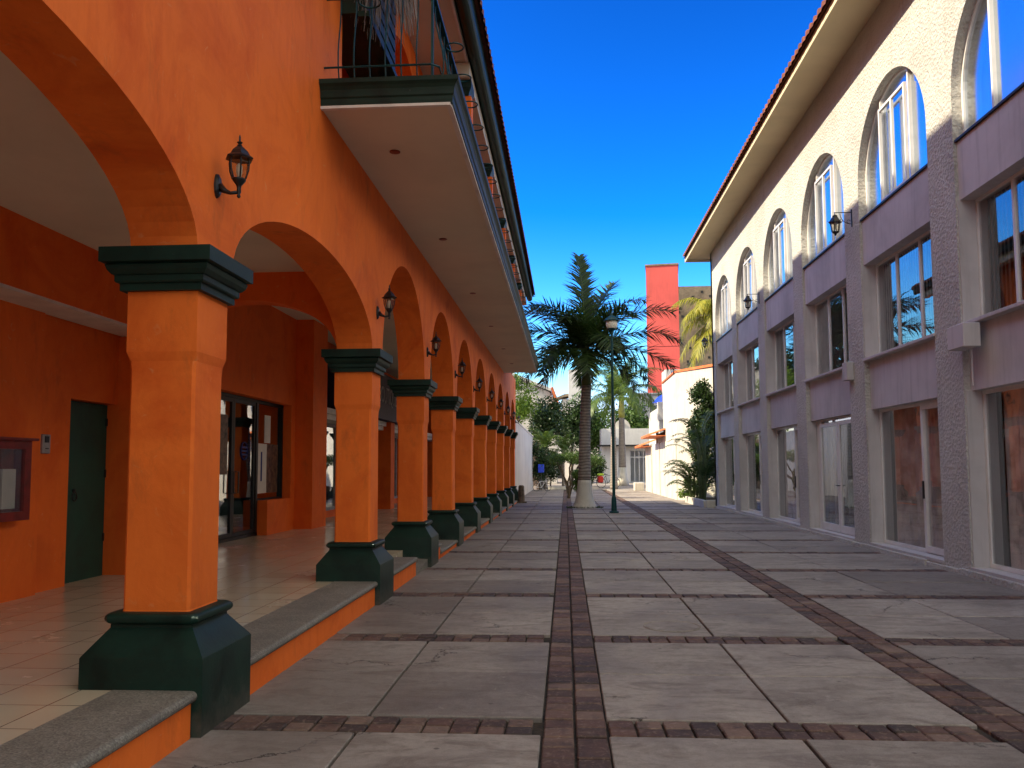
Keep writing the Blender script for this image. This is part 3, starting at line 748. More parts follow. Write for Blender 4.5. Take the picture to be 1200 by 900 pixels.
for bi, (a, b) in enumerate(bays):
    k = bi-3      # 0 = nearest seen bay
    # spandrel panels
    m = MB()
    mid_top = 5.55
    m.box(X0+.10, X0+.44, a+.001, b-.001, 2.70, 3.68); m.build('spandrel_panel', 'panel', RB_); m = MB(); m.box(X0+.05, X0+.44, a+.001, b-.001, mid_top, 6.44)
    pn = m.build('spandrel_panel', 'panel', RB_)
    m = MB(); m.box(X0+.0-.03, X0+.12, a-.02, b+.02, 3.645, 3.70, .008); m.build('sill', 'panel', RB_)
    m = MB(); m.box(X0+.012, X0+.30, a+.002, b-.002, 6.442, 6.475); m.build('sill', 'darkframe', RB_)
    m = MB(); m.box(X0-.015, X0+.40, a+.002, b-.002, .09, .135); m.build('door_sill', 'panel', RB_)
    # smooth side reveals
    m = MB(); m.box(X0+.02, X0+.44, b-.03, b+.0015-.003, .135, 2.699); m.build('reveal', 'panel', RB_); m = MB(); m.box(X0+.02, X0+.44, b-.03, b-.003, 3.70, mid_top); m.build('reveal', 'panel', RB_)
    # middle window
    winset(a+.02, b-.035, 3.70, mid_top, (.345, .67), X0+.27)
    # ground door
    if k in (2,):
        f = MB(); f.box(X0+.2, X0+.3, a+.3, b-.03, .135, 2.70); f = None
        fo = winset(a+.02, b-.035, .14, 2.70, (.62,), X0+.24)
        for (p, q) in ((a+.12, a+.12+(b-a)*.4), (a+.16+(b-a)*.4, a+.2+(b-a)*.8)):
            m = MB(); t = .085
            xx = X0+.17
            m.box(xx, xx+.05, p, q, .15, .15+.16); m.box(xx, xx+.05, p, q, 2.60-t, 2.60); m.box(xx, xx+.05, p, p+t, .31, 2.6-t); m.box(xx, xx+.05, q-t, q, .31, 2.6-t)
            dd = m.build('door', 'frame', RB_)
            m = MB(); m.box(xx+.02, xx+.025, p+.02, q-.02, .2, 2.58); m.build('pane', 'glass', dd)
            m = MB(); hy = q-.04 if p < a+.2 else p+.04
            m.tube([(xx, hy, 1.18), (xx-.05, hy, 1.18), (xx-.05, hy+(-.14 if p > a+.2 else .14), 1.18)], .011, 6); m.build('handle', 'black', dd)
        m = MB(); m.box(X0+.225, X0+.26, a+.24+(b-a)*.8, b-.035, .14, 2.7); m.build('door_side_panel', 'frame', RB_)
    else:
        mul = {0: (.30,), 1: (.36,), 3: (.34,), 4: (.36,), 5: (.4,)}.get(k, (.4,))
        o = winset(a+.02, b-.035, .14, 2.70, mul, X0+.24, fw=.06)
        m = MB(); u = a+mul[0]*(b-a)
        m.box(X0+.215, X0+.24, a+.04, u+.05, .16, .26); m.box(X0+.215, X0+.24, a+.04, u+.05, 2.56, 2.66); m.box(X0+.215, X0+.24, u-.03, u+.05, .26, 2.56); m.box(X0+.215, X0+.24, a+.04, a+.11, .26, 2.56)
        dd = m.build('door', 'frame', RB_); m = MB(); m.box(X0+.19, X0+.215, u-.01, u+.03, 1.05, 1.35); m.build('handle', 'black', dd)
    # arched window : glass sheet + frame + casements
    xg = X0+.17; cy = (a+b)/2; hw = (b-a)/2
    def az(y): t = (y-cy)/hw; return 7.15+1.52*math.sqrt(max(0, 1-t*t))
    m = MB(); nn = 24; ysn = [cy-math.cos(PI*i/nn)*(hw-.002) for i in range(nn+1)]
    fr = []
    for i in range(nn+1):
        y = ysn[i]; fr.append((y, az(y)))
    pts_o = [(a+.002, 6.48)]+fr+[(b-.002, 6.48)]
    def inset(p):
        y, z = p; yy_ = cy+(y-cy)*.968; zz_ = z if z <= 7.15 else 7.15+(z-7.15)*.968
        return (yy_, zz_)
    for p, q in zip(pts_o[:-1], pts_o[1:]):
        pi_, qi_ = inset(p), inset(q)
        m.quad((xg-.02, p[0], p[1]), (xg-.02, q[0], q[1]), (xg-.02, qi_[0], qi_[1]), (xg-.02, pi_[0], pi_[1]))
        m.quad((xg-.02, pi_[0], pi_[1]), (xg-.02, qi_[0], qi_[1]), (xg+.03, qi_[0], qi_[1]), (xg+.03, pi_[0], pi_[1]))
    m.box(xg-.02, xg+.03, a+.07, b-.07, 6.478, 6.52)
    for u in (.30, .70):
        yy = a+u*(b-a); m.box(xg-.045, xg+.02, yy-.024, yy+.024, 6.52, az(yy)-.05)
    wo = m.build('arched_window', 'frame', RB_)
    p = MB()
    for i in range(nn): p.quad((xg+.012, ysn[i], 6.49), (xg+.012, ysn[i+1], 6.49), (xg+.012, ysn[i+1], az(ysn[i+1])), (xg+.012, ysn[i], az(ysn[i])))
    p.build('pane', 'glasstop', wo)
    # casement leaf frame
    if k in (1, 2, 3, 4, 5):
        m = MB(); ya, yb = a+.31*(b-a), a+.69*(b-a); t = .05; xx = xg-.10; zt = 8.28
        m.box(xx, xx+.05, ya, yb, 6.50, 6.56); m.box(xx, xx+.05, ya, yb, zt-t, zt); m.box(xx, xx+.05, ya, ya+t, 6.56, zt-t); m.box(xx, xx+.05, yb-t, yb, 6.56, zt-t); m.box(xx, xx+.045, (ya+yb)/2-.03, (ya+yb)/2+.03, 6.56, zt-t)
        m.build('casement', 'frame', wo)
    # blinds and curtains
    if k in (-1, 0, 1, 2, 4):
        m = MB(); y = a+.05
        while y < b-.1:
            an = math.radians(38+jig(6)); c_, s_ = .05*math.cos(an), .05*math.sin(an); xb2 = X0+.39
            m.quad((xb2-s_, y-c_, 3.72), (xb2+s_, y+c_, 3.72), (xb2+s_, y+c_, 5.5), (xb2-s_, y-c_, 5.5)); y += .105
        m.build('vertical_blind', 'blind', RB_)
    if k in (-1, 0, 1, 3):
        m = MB(); ya, yb = (a+.5, b-.3); n = 60; prev = None
        for i in range(n):
            u0, u1 = ya+(yb-ya)*i/n, ya+(yb-ya)*(i+1)/n
            x_a, x_b = X0+.40+.03*math.sin(i*1.05)*math.sin(i*.37), X0+.40+.03*math.sin((i+1)*1.05)*math.sin((i+1)*.37)
            m.quad((x_a, u0, .16), (x_b, u1, .16), (x_b, u1, 2.68), (x_a, u0, 2.68))
        m.build('curtain', 'curtain', RB_)
# boxes on the facade
m = MB(); m.box(X0-.24, X0-.002, 11.95, 12.45, 3.28, 3.62, .01); m.build('meter_box', 'panel', RB_)
m = MB(); m.box(X0-.14, X0-.002, 17.1, 17.4, 3.35, 3.72, .01); m.build('meter_box', 'panel', RB_)
m = MB(); m.tube([(X0-.02, 12.2, 3.28), (X0-.02, 12.2, 2.75)], .012, 5); m.build('conduit', 'panel', RB_)
# eave
ex, ez = 4.97, 10.02
mb = MB(); mb.box(ex+.05, X0+.3, -1.8, YE+.85, ez+.08, ez+.14); mb.box(ex, ex+.06, -1.8, YE+.85, ez-.02, ez+.14); mb.box(ex+.06, 14, YE+.79, YE+.85, ez-.02, ez+.14); mb.box(X0+.3, 15, YE, YE+.79, ez+.08, ez+.14)
mb.build('eave', painted('cream_eave', (.66, .55, .36), .7, .06, .8, .15, 50), RB_)
mb = MB(); tile_roof(mb, ex-.09, ez+.19, 10.0, 11.9, -1.8, YE+.9, .26, .07); mb.quad((ex-.05, -1.8, ez+.16), (ex-.05, YE+.9, ez+.16), (10, YE+.9, 11.88), (10, -1.8, 11.88)); mb.quad((10, -1.8, 11.9), (10, YE+.9, 11.9), (16.2, YE+.9, 10.1), (16.2, -1.8, 10.1))
mb.add([(ex-.05, YE+.9, ez+.15), (10, YE+.9, 11.88), (16.2, YE+.9, 10.1)], [(0, 1, 2)])
mb.build('roof', 'clay', RB_)
# hanging lanterns (right)
def make_hang(loc):
    x, y, z = loc
    T = thing('hanging_lantern', '', 'wall lamp', loc, 'black bracket lanterns on the cream building')
    b = MB(); b.box(x-.02, x, y-.012, y+.012, z-.30, z+.06); b.tube([(x, y, z), (x-.36, y, z)], .010, 5)
    b.tube([(x-.02, y, z-.24)]+[(x-.02-.22*math.sin(t*PI/12), y, z-.24+.22*(1-math.cos(t*PI/12))) for t in range(1, 7)], .007, 5)
    b.tube([(x-.07+.035*math.cos(t*PI/6), y, z-.19+.035*math.sin(t*PI/6)) for t in range(10)], .006, 4)
    b.tube([(x-.34, y, z), (x-.34, y, z-.05)], .006, 4)
    b.build('bracket', 'black', T)
    c = MB(); c.lathe([(.105, -.20), (.11, -.21), (.075, -.40), (.03, -.43), (.02, -.44), (.028, -.455), (.006, -.48)], x-.34, y, 6, z); 
    c = MB(); c.lathe([(.098, -.205), (.068, -.40)], x-.34, y, 6, z); c.build('lantern_glass', 'lampglass', T)
    r = MB()
    for j in range(6):
        r.tube([(x-.34+q*math.cos(2*PI*j/6), y+q*math.sin(2*PI*j/6), z+h) for q, h in ((.102, -.20), (.071, -.405))], .008, 4)
    r.lathe([(.076, -.395), (.06, -.42), (.02, -.44), (.028, -.455), (.006, -.48)], x-.34, y, 6, z); r.build('lantern_ribs', 'black', T)
    k = MB(); k.lathe([(.13, -.21), (.13, -.198), (.075, -.12), (.05, -.08), (.06, -.07), (.02, -.045), (.01, -.03)], x-.34, y, 6, z)
    for j in range(6): k.tube([(x-.34+.125*math.cos(2*PI*j/6), y+.125*math.sin(2*PI*j/6), z-.2), (x-.34+.15*math.cos(2*PI*j/6), y+.15*math.sin(2*PI*j/6), z-.17)], .008, 4)
    k.build('cap', 'black', T)
    bb = MB(); bb.lathe([(.02, -.21), (.025, -.28), (.02, -.35)], x-.34, y, 8, z); bb.build('bulb', 'bulb', T)
    return T
H0 = make_hang((X0-.001, 16.9, 6.75)); H0['label'] = 'nearest black bracket lantern on the cream facade, between two arched windows'
copy_tree(H0, None, (X0-.001, 25.0, 6.78), 'middle black bracket lantern on the cream facade, beyond the nearest one')
copy_tree(H0, None, (X0-.001, 32.8, 6.75), 'farthest black bracket lantern, at the far corner of the cream building')

# ------------------------------------------------------------------ vegetation helpers
def add_frond(mb, rmb, base, az, elev, L, droop, nl=38, wl=.55, width=.035, plume=(-.2, .5), hang=.35, tap=.72):
    """leaflets along a drooping rachis"""
    d = Vector((math.cos(az), math.sin(az), 0)); side = Vector((-math.sin(az), math.cos(az), 0))
    pts = []; p = Vector(base); ang = elev; st = 14
    for i in range(st+1):
        pts.append(p.copy()); p = p+(d*math.cos(ang)+Vector((0, 0, 1))*math.sin(ang))*(L/st); ang -= droop/st*(.5+i/st)
    rmb.tube(pts[::2], [max(.006, .028*(1-i/(st//2+.5))) for i in range(st//2+1)], 4)
    for i in range(nl):
        u = .10+.90*i/(nl-1); f = u*st; j = min(st-1, int(f)); q = pts[j].lerp(pts[j+1], f-j); t = (pts[j+1]-pts[j]).normalized()
        upv = side.cross(t); upv = upv if upv.z > 0 else -upv
        ll = wl*(math.sin(PI*min(1, .20+u*tap))**.6)*(1-.15*u)
        for s in (-1, 1):
            sp = .55+.25*u; lift = random.uniform(*plume)
            dr = (side*s*(1-.25*u)+t*sp+upv*lift*.6).normalized()
            l = ll*random.uniform(.8, 1.1); a1 = q+dr*l*.5; a2 = q+dr*l+Vector((0, 0, -hang*l*random.uniform(.6, 1.4)))
            n = dr.cross(upv).normalized(); w = width*random.uniform(.8, 1.2)
            mb.add([q-n*w*.4, q+n*w*.4, a1+n*w*.5+Vector((0, 0, -hang*l*.2)), a1-n*w*.5+Vector((0, 0, -hang*l*.2)), a2], [(0, 1, 2, 3), (3, 2, 4)])
def palm(label, x, y, prof, fr, crown, mleaf, mtrunk='ptrunk', shaft=None, bend=(0, 0), white=None, group=None, name='palm_tree', nl=38, wl=.6, width=.04, hang=.35, stems='shaftgreen', plume=(-.2, .5)):
    T = thing(name, label, 'palm tree', (x, y, 0), group)
    top = prof[-1][1]
    def bx(z): u = z/top; return x+bend[0]*u*u, y+bend[1]*u*u
    def rings(pr, n=18):
        out = []
        for r, z in pr:
            cx_, cy_ = bx(z); out.append([(cx_+r*math.cos(2*PI*j/n), cy_+r*math.sin(2*PI*j/n), z) for j in range(n)])
        return out
    lower = [p for p in prof if white and p[1] <= white]
    if white:
        m = MB(); m.loft(rings(lower)); m.build('painted_trunk_base', 'white', T, smooth=True)
        prof = [p for p in prof if p[1] >= white]; prof[0] = (prof[0][0]*.985, prof[0][1])
    m = MB(); pr = []
    for (r0, z0), (r1, z1) in zip(prof[:-1], prof[1:]):
        n = max(1, int((z1-z0)/.16))
        for i in range(n): u = i/n; pr.append((r0+(r1-r0)*u+(.008 if i % 2 else 0), z0+(z1-z0)*u))
    pr.append(prof[-1]); m.loft(rings(pr)); m.build('trunk', mtrunk, T, smooth=True)
    cxt, cyt = bx(top)
    if shaft:
        m = MB(); m.loft([[(cxt+r*math.cos(2*PI*j/14), cyt+r*math.sin(2*PI*j/14), top+z) for j in range(14)] for r, z in shaft]); m.build('crownshaft', stems, T, smooth=True)
        tz_ = top+shaft[-1][1]
    else: tz_ = top
    lm, rm = MB(), MB()
    for (az, el, L, dr) in fr: add_frond(lm, rm, (cxt, cyt, tz_-.1+jig(.05)), az, el, L, dr, nl, wl, width, plume, hang)
    lm.build('fronds', mleaf, T); rm.build('frond_stems', stems, T)
    return T
R_ = math.radians
def ring_fronds(n, specs):
    out = []
    for i in range(n):
        el, L, dr = specs[i % len(specs)]; out.append((2*PI*i/n+jig(.15), R_(el)+jig(.1), L*random.uniform(.9, 1.08), dr*random.uniform(.85, 1.15)))
    return out
# the big royal palm: explicit fronds matching the photograph (azimuth 0 = right, 90deg = away)
FR = [(R_(120), R_(86), 4.0, .12), (R_(178), R_(56), 3.5, 1.25), (R_(186), R_(36), 3.2, 1.15), (R_(172), R_(22), 3.0, 1.5), (R_(205), R_(70), 3.3, 1.7),
      (R_(2), R_(52), 4.1, 1.35), (R_(-8), R_(30), 4.0, 1.2), (R_(10), R_(10), 3.8, 1.0), (R_(-20), R_(2), 3.2, 1.5), (R_(25), R_(66), 3.8, 1.3),
      (R_(250), R_(60), 3.0, 1.8), (R_(290), R_(35), 3.0, 1.9), (R_(225), R_(10), 2.9, 1.6), (R_(318), R_(62), 3.2, 1.8), (R_(60), R_(40), 3.3, 1.6), (R_(120), R_(35), 3.3, 1.6), (R_(90), R_(12), 3.2, 1.6), (R_(270), R_(5), 2.6, 1.6), (R_(150), R_(64), 3.5, 1.2), (R_(188), R_(4), 2.9, 1.4), (R_(170), R_(-12), 2.4, 1.2), (R_(-5), R_(-12), 2.6, 1.2), (R_(45), R_(78), 3.6, .9)]
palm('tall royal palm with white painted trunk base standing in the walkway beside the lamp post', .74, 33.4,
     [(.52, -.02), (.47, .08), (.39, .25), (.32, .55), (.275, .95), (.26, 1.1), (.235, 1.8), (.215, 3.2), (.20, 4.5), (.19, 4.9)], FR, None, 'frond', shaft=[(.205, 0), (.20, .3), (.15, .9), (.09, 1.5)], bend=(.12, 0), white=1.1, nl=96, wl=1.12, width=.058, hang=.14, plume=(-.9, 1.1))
# collar of soil and grass round the palm
m = MB()
for i in range(500):
    a = random.uniform(0, 2*PI); r = random.uniform(.42, .75); x, y = .74+r*math.cos(a), 33.4+r*math.sin(a)*.8; h = random.uniform(.02, .08)
    m.add([(x-.01, y, 0), (x+.01, y, 0), (x+jig(.03), y+jig(.03), h)], [(0, 1, 2)])
tag(m.build('weeds', 'leafdark'), 'low weeds growing round the foot of the royal palm', 'weeds', kind='stuff')
palm('palm with pale ringed trunk standing before the white shop with glass doors', 5.0, 74,
     [(.62, 0), (.45, .5), (.34, 1.6), (.27, 4), (.24, 6.0)], ring_fronds(18, [(60, 4.6, 1.9), (35, 4.6, 1.9), (10, 4.4, 1.6), (78, 4.2, 1.2)]), None, 'frondlit', shaft=[(.26, 0), (.3, .5), (.22, 1.6), (.12, 2.4)], white=1.6, nl=44, wl=1.05, width=.075, hang=.5, stems='shaftyellow')
palm('palm directly behind the lamp post, its crown low over the white shop', 3.55, 62,
     [(.3, 0), (.24, 1), (.18, 4), (.16, 5.4)], ring_fronds(16, [(62, 3.8, 2.0), (35, 3.8, 1.9), (12, 3.6, 1.7), (80, 3.6, 1.2)]), None, 'frondlit', shaft=[(.17, 0), (.18, .4), (.1, 1.4)], nl=40, wl=.85, width=.06, hang=.45)
palm('yellow green coconut palm rising behind the far end of the cream building', 8.3, 43.8,
     [(.2, 0), (.16, 2), (.14, 9.6)], [(R_(a), R_(e), L, d) for a, e, L, d in [(180, 55, 3.0, 1.9), (196, 35, 2.7, 2.2), (168, 12, 2.6, 1.8), (230, 50, 2.8, 2.2), (186, -25, 3.2, .9), (196, -48, 4.2, .5), (176, -60, 4.8, .3), (120, 50, 3.0, 2), (60, 50, 3, 2), (0, 50, 3, 2), (300, 50, 3, 2), (250, 20, 2.6, 2), (215, -30, 3.0, .9)]], None, 'frondyellow', nl=60, wl=.85, width=.05, hang=.75, stems='shaftyellow')

def leaf_cloud(mb, blobs, n, size, flat=1.0):
    tot = sum(b[3]**2 for b in blobs)
    for (cx_, cy_, cz_, r) in blobs:
        k = int(n*r*r/tot)
        for i in range(k):
            v = Vector((random.gauss(0, 1), random.gauss(0, 1), random.gauss(0, 1))).normalized()
            rr = r*(random.random()**.45)*random.uniform(.85, 1.15)
            p = Vector((cx_, cy_, cz_))+Vector((v.x*rr, v.y*rr, v.z*rr*flat))
            a = Vector((jig(1), jig(1), jig(1))).normalized(); b_ = a.cross(Vector((jig(1), jig(1), jig(1)))).normalized(); s = size*random.uniform(.6, 1.3)
            mb.add([p-a*s*.5, p+b_*s*.28, p+a*s*.6, p-b_*s*.28], [(0, 1, 2, 3)])
def blobs_in(cx_, cy_, cz_, rx, ry, rz, n, r):
    out = []
    for i in range(n):
        v = Vector((random.gauss(0, 1), random.gauss(0, 1), random.gauss(0, 1))).normalized()*(random.random()**.33)
        out.append((cx_+v.x*rx, cy_+v.y*ry, cz_+v.z*rz, r*random.uniform(.6, 1.25)))
    return out
def tree(name, label, cat, x, y, h, cr, mat, trunk_r=.1, n=4000, size=.18, group=None, nb=14, br=None):
    """cr=(rx,ry,rz) crown radii centred below h"""
    T = thing(name, label, cat, (x, y, 0), group); cz_ = h-cr[2]
    t = MB(); t.tube([(x, y, -.02), (x+jig(.1), y, cz_*.5), (x+jig(.15), y+jig(.1), cz_)], [trunk_r, trunk_r*.75, trunk_r*.5], 8)
    bl = blobs_in(x, y, cz_, cr[0]*.75, cr[1]*.75, cr[2]*.75, nb, br or min(cr)*.5)
    for b_ in bl[:8]: t.tube([(x, y, cz_*.7), ((x+b_[0])/2, (y+b_[1])/2, (cz_*.8+b_[2])/2), b_[:3]], [trunk_r*.5, trunk_r*.3, trunk_r*.1], 5)
    t.build('trunk', 'bark', T)
    c = MB(); leaf_cloud(c, bl, n, size); c.build('crown', mat, T)
    return T

# clipped trees
def topiary(x, y, label, balls, n=5200):
    T = thing('clipped_tree', label, 'tree', (x, y, 0), 'clipped trees in the walkway')
    t = MB()
    for (bx_, by_, bz_, r, fl) in balls:
        t.tube([(x+jig(.05), y+jig(.05), -.02), (x+(bx_-x)*.15+jig(.06), y+(by_-y)*.2, .7), (x+(bx_-x)*.6+jig(.08), y+(by_-y)*.6, bz_-.55), (bx_, by_, bz_-.15)], [.075, .06, .045, .03], 6)
    t.build('trunk', 'bark', T)
    c = MB()
    for (bx_, by_, bz_, r, fl) in balls: leaf_cloud(c, [(bx_, by_, bz_, r)], n//len(balls), .075, fl)
    c.build('crown', 'leafmid', T)
topiary(.15, 44, 'clipped tree with flat rounded crowns just behind the royal palm trunk', [(-.45, 44, 2.05, .55, .55), (.35, 43.8, 2.15, .6, .55), (1.6, 44.2, 1.95, .55, .6), (.9, 44.5, 2.2, .5, .5)])
topiary(.1, 52, 'smaller clipped tree farther down the walkway behind the first', [(-.5, 52, 2.2, .5, .6), (.6, 52, 2.1, .55, .6)])
# upright shrub round the topiary foot
tree('shrub', 'narrow leafy shrub beside the clipped tree trunk', 'shrub', .62, 43, 1.6, (.28, .28, .7), 'leafmid', .03, 1400, .1, nb=8, br=.22)

# trees left, behind the white garden wall
tree('leafy_tree', 'bright green leafy tree rising over the white garden wall on the left', 'tree', -4.3, 64, 9.3, (2.2, 2.0, 2.5), 'leafbright', .14, 6500, .2, nb=18, br=.9)
tree('leafy_tree', 'dark leafy tree overhanging just beyond the end of the arcade', 'tree', -4.6, 66.5, 11.6, (3.0, 2.0, 2.0), 'leafdark', .14, 6000, .2, nb=16, br=.8)
tree('leafy_tree', 'dark green round tree in front of the house with the orange gable', 'tree', -1.7, 68, 7.8, (2.0, 2.0, 2.2), 'leafdark', .13, 6500, .24, nb=18, br=1.0)
tree('leafy_tree', 'dense dark tree filling the gap left of the royal palm trunk', 'tree', .6, 74, 8.2, (2.2, 2.0, 2.8), 'leafdark', .14, 7500, .25, nb=20, br=1.1)
tree('leafy_tree', 'mid green tree behind the palms and beside the white tower', 'tree', 2.6, 92, 9.5, (3.0, 2.0, 3.4), 'leafmid', .16, 6500, .3, nb=20, br=1.3)
tree('leafy_tree', 'green tree behind the roof of the white shop', 'tree', 8.0, 108, 10.5, (4.0, 2.5, 3.2), 'leafmid', .16, 6000, .36, nb=20, br=1.5)
tree('hedge_shrub', 'dark tall shrub against the end of the white garden wall', 'shrub', -1.9, 60.5, 3.9, (.9, 1.2, 1.8), 'leafdark', .06, 4200, .16, nb=14, br=.6)
tree('hedge_shrub', 'dark shrub left of the shaded passage, beside the blue box', 'shrub', -1.3, 70, 3.3, (1.1, 1.2, 1.6), 'leafdark', .06, 3800, .18, nb=14, br=.7)
tree('hedge_shrub', 'dark shrub right of the shaded passage behind the clipped trees', 'shrub', 2.2, 72, 3.4, (1.0, 1.0, 1.6), 'leafdark', .06, 3600, .18, nb=14, br=.7)
palm('small palm with arching fronds in the planting left of the passage', -1.5, 63, [(.12, 0), (.1, 3.2)], ring_fronds(14, [(60, 2.3, 2.0), (30, 2.3, 2.0), (75, 2.1, 1.4)]), None, 'frondlit', nl=34, wl=.5, width=.045, name='small_palm')
palm('small palm close beside the left planting, half hidden by shrubs', -.2, 66, [(.12, 0), (.1, 3.0)], ring_fronds(13, [(62, 2.3, 2.0), (28, 2.3, 2.0), (75, 2.1, 1.4)]), None, 'frondlit', nl=34, wl=.5, width=.045, name='small_palm')
palm('small palm behind the white shop roof', 9.5, 98, [(.15, 0), (.12, 5.2)], ring_fronds(13, [(62, 2.6, 2.0), (28, 2.6, 2.0), (75, 2.4, 1.4)]), None, 'frondlit', nl=34, wl=.6, width=.06, name='small_palm')
# planting against the far corner of the cream building
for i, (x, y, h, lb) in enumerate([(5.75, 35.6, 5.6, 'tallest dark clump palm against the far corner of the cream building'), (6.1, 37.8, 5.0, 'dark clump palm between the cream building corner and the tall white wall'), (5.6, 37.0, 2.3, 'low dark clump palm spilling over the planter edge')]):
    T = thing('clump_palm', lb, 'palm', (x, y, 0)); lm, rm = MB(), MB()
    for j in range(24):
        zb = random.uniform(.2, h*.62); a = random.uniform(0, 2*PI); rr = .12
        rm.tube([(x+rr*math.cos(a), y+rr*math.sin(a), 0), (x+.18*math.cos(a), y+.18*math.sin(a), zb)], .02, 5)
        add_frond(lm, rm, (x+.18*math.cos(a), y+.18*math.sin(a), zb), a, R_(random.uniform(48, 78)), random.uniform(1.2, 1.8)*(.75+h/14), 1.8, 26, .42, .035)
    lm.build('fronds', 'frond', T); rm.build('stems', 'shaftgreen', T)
tree('shrub', 'dark leafy climber against the tall white wall beside the cream building', 'shrub', 6.3, 38.4, 6.6, (.55, .5, 3.2), 'leafdark', .05, 9000, .14, nb=26, br=.45)
tree('shrub', 'low yellowish shrub at the foot of the white garden wall', 'shrub', 5.6, 38.7, 1.2, (.45, .5, .55), 'leafbright', .03, 1500, .1, nb=8, br=.25)
m = MB(); m.box(5.5, 8.2, 33.12, 33.3, -.02, .30, .02); m.box(5.42, 5.58, 33.3, 38.4, -.02, .28, .02)
pb = tag(m.build('planter_kerb', 'white'), 'low white planter kerb at the far corner of the cream building', 'planter')
m = MB(); m.box(5.58, 8.2, 33.3, 39.6, -.02, .2); m.build('soil_bed', 'soil')['kind'] = 'structure'

# ------------------------------------------------------------------ things along the walkway
# lamp post
lp = thing('street_lamp', 'teal street lamp post with lantern head beside the royal palm', 'street lamp', (1.69, 29.6, 0))
m = MB(); m.lathe([(.17, 0), (.17, .05), (.10, .08), (.085, .5), (.075, .55), (.055, .6), (.045, 3.6), (.042, 6.4), (.055, 6.42), (.03, 6.5)], 1.69, 29.6, 14); m.build('pole', 'teal', lp, smooth=False)
m = MB(); m.lathe([(.05, 6.48), (.16, 6.56), (.21, 6.72), (.20, 6.84)], 1.69, 29.6, 12); m.build('lamp_shade', 'bulb', lp, smooth=True)
m = MB(); m.lathe([(.27, 6.83), (.28, 6.86), (.2, 6.95), (.1, 7.02), (.04, 7.05), (.03, 7.12), (.0, 7.15)], 1.69, 29.6, 14); m.lathe([(.05, 6.45), (.17, 6.55), (.175, 6.57), (.05, 6.5)], 1.69, 29.6, 12); m.build('lamp_cap', 'teal', lp)

# garden wall left
gw = thing('garden_wall', 'tall plain white garden wall continuing beyond the arcade on the left', 'wall', (-2.4, 50, 0))
m = MB(); m.box(-2.7, -2.40, 38.85, 61, -.05, 3.85); m.build('wall', 'whiteclean', gw); m = MB(); m.box(-2.74, -2.37, 38.85, 61.02, 3.853, 3.93); m.build('coping', 'whiteclean', gw)
m = MB(); m.lathe([(.16, -.01), (.15, .35), (.13, .75), (.09, .8)], -2.05, 38.2, 8); m.box(-2.3, -1.8, 38.0, 38.4, -.01, .06); tag(m.build('stone_post', 'stone'), 'short brown stone post at the foot of the last arcade column', 'post')

def bicycle(label, x, y, ang, s=1.0, bags=True, mat='black'):
    T = thing('bicycle', label, 'bicycle', (0, 0, 0), None)
    r = .33
    def wheel(cx_):
        m = MB(); m.tube([(cx_+r*math.cos(t*PI/12), 0, r+r*math.sin(t*PI/12)) for t in range(24)], .02, 6, True); w_ = m.build('wheel', 'tyre', T)
        m = MB()
        for t in range(10): m.tube([(cx_, 0, r), (cx_+r*math.cos(t*PI/5), 0, r+r*math.sin(t*PI/5))], .003, 3)
        m.build('spokes', 'frame', w_)
    wheel(-.52); wheel(.52)
    m = MB(); P = {'bb': (-.05, 0, .3), 'seat': (-.2, 0, .82), 'head': (.38, 0, .85), 'rh': (-.52, 0, r), 'fh': (.52, 0, r), 'st': (.36, 0, 1.0)}
    for a, b_ in (('bb', 'seat'), ('seat', 'head'), ('bb', 'head'), ('bb', 'rh'), ('seat', 'rh'), ('fh', 'st')): m.tube([P[a], P[b_]], .018, 6)
    m.build('frame', mat, T)
    m = MB(); m.tube([(.25, -.27, 1.05), (.36, -.2, 1.03), (.38, 0, 1.02), (.36, .2, 1.03), (.25, .27, 1.05)], .013, 6); m.build('handlebar', 'black', T)
    m = MB(); m.loft([[(-.36, -.08, .88), (-.36, .08, .88), (-.36, .07, .93), (-.36, -.07, .93)], [(-.05, -.02, .9), (-.05, .02, .9), (-.05, .02, .94), (-.05, -.02, .94)]]); m.build('saddle', 'black', T)
    if bags:
        m = MB(); m.box(-.75, -.42, -.2, .2, .35, .80, .06); m.build('pannier_bag', 'redcloth', T)
        m = MB(); m.box(-.78, -.36, -.17, .17, .83, .98, .05); m.build('carrier_bundle', 'limecloth', T)
    T.location = (x, y, 0); T.rotation_euler = (0, 0, ang); T.scale = (s, s, s)
    return T
bicycle('bicycle with red bag and lime bundle leaning by the white shop wall', 3.35, 66, R_(18), 1.15)
bicycle('small white bicycle parked by the shrubs on the left', -1.65, 57.5, R_(25), .8, False, 'frame')
bx = thing('post_box', 'blue box on a post among the dark shrubs on the left', 'box', (-1.75, 59.5, 0))
m = MB(); m.box(-1.98, -1.55, 59.3, 59.6, 1.25, 1.85, .03); m.build('box', 'blue', bx); m = MB(); m.tube([(-1.76, 59.45, 0), (-1.76, 59.45, 1.25)], .03, 6); m.build('post', 'black', bx)
m = MB(); m.box(-1.3, 1.2, 61.6, 61.85, -.02, .22, .02); tag(m.build('low_kerb', 'white'), 'low white kerb crossing the walkway before the shaded passage', 'kerb')

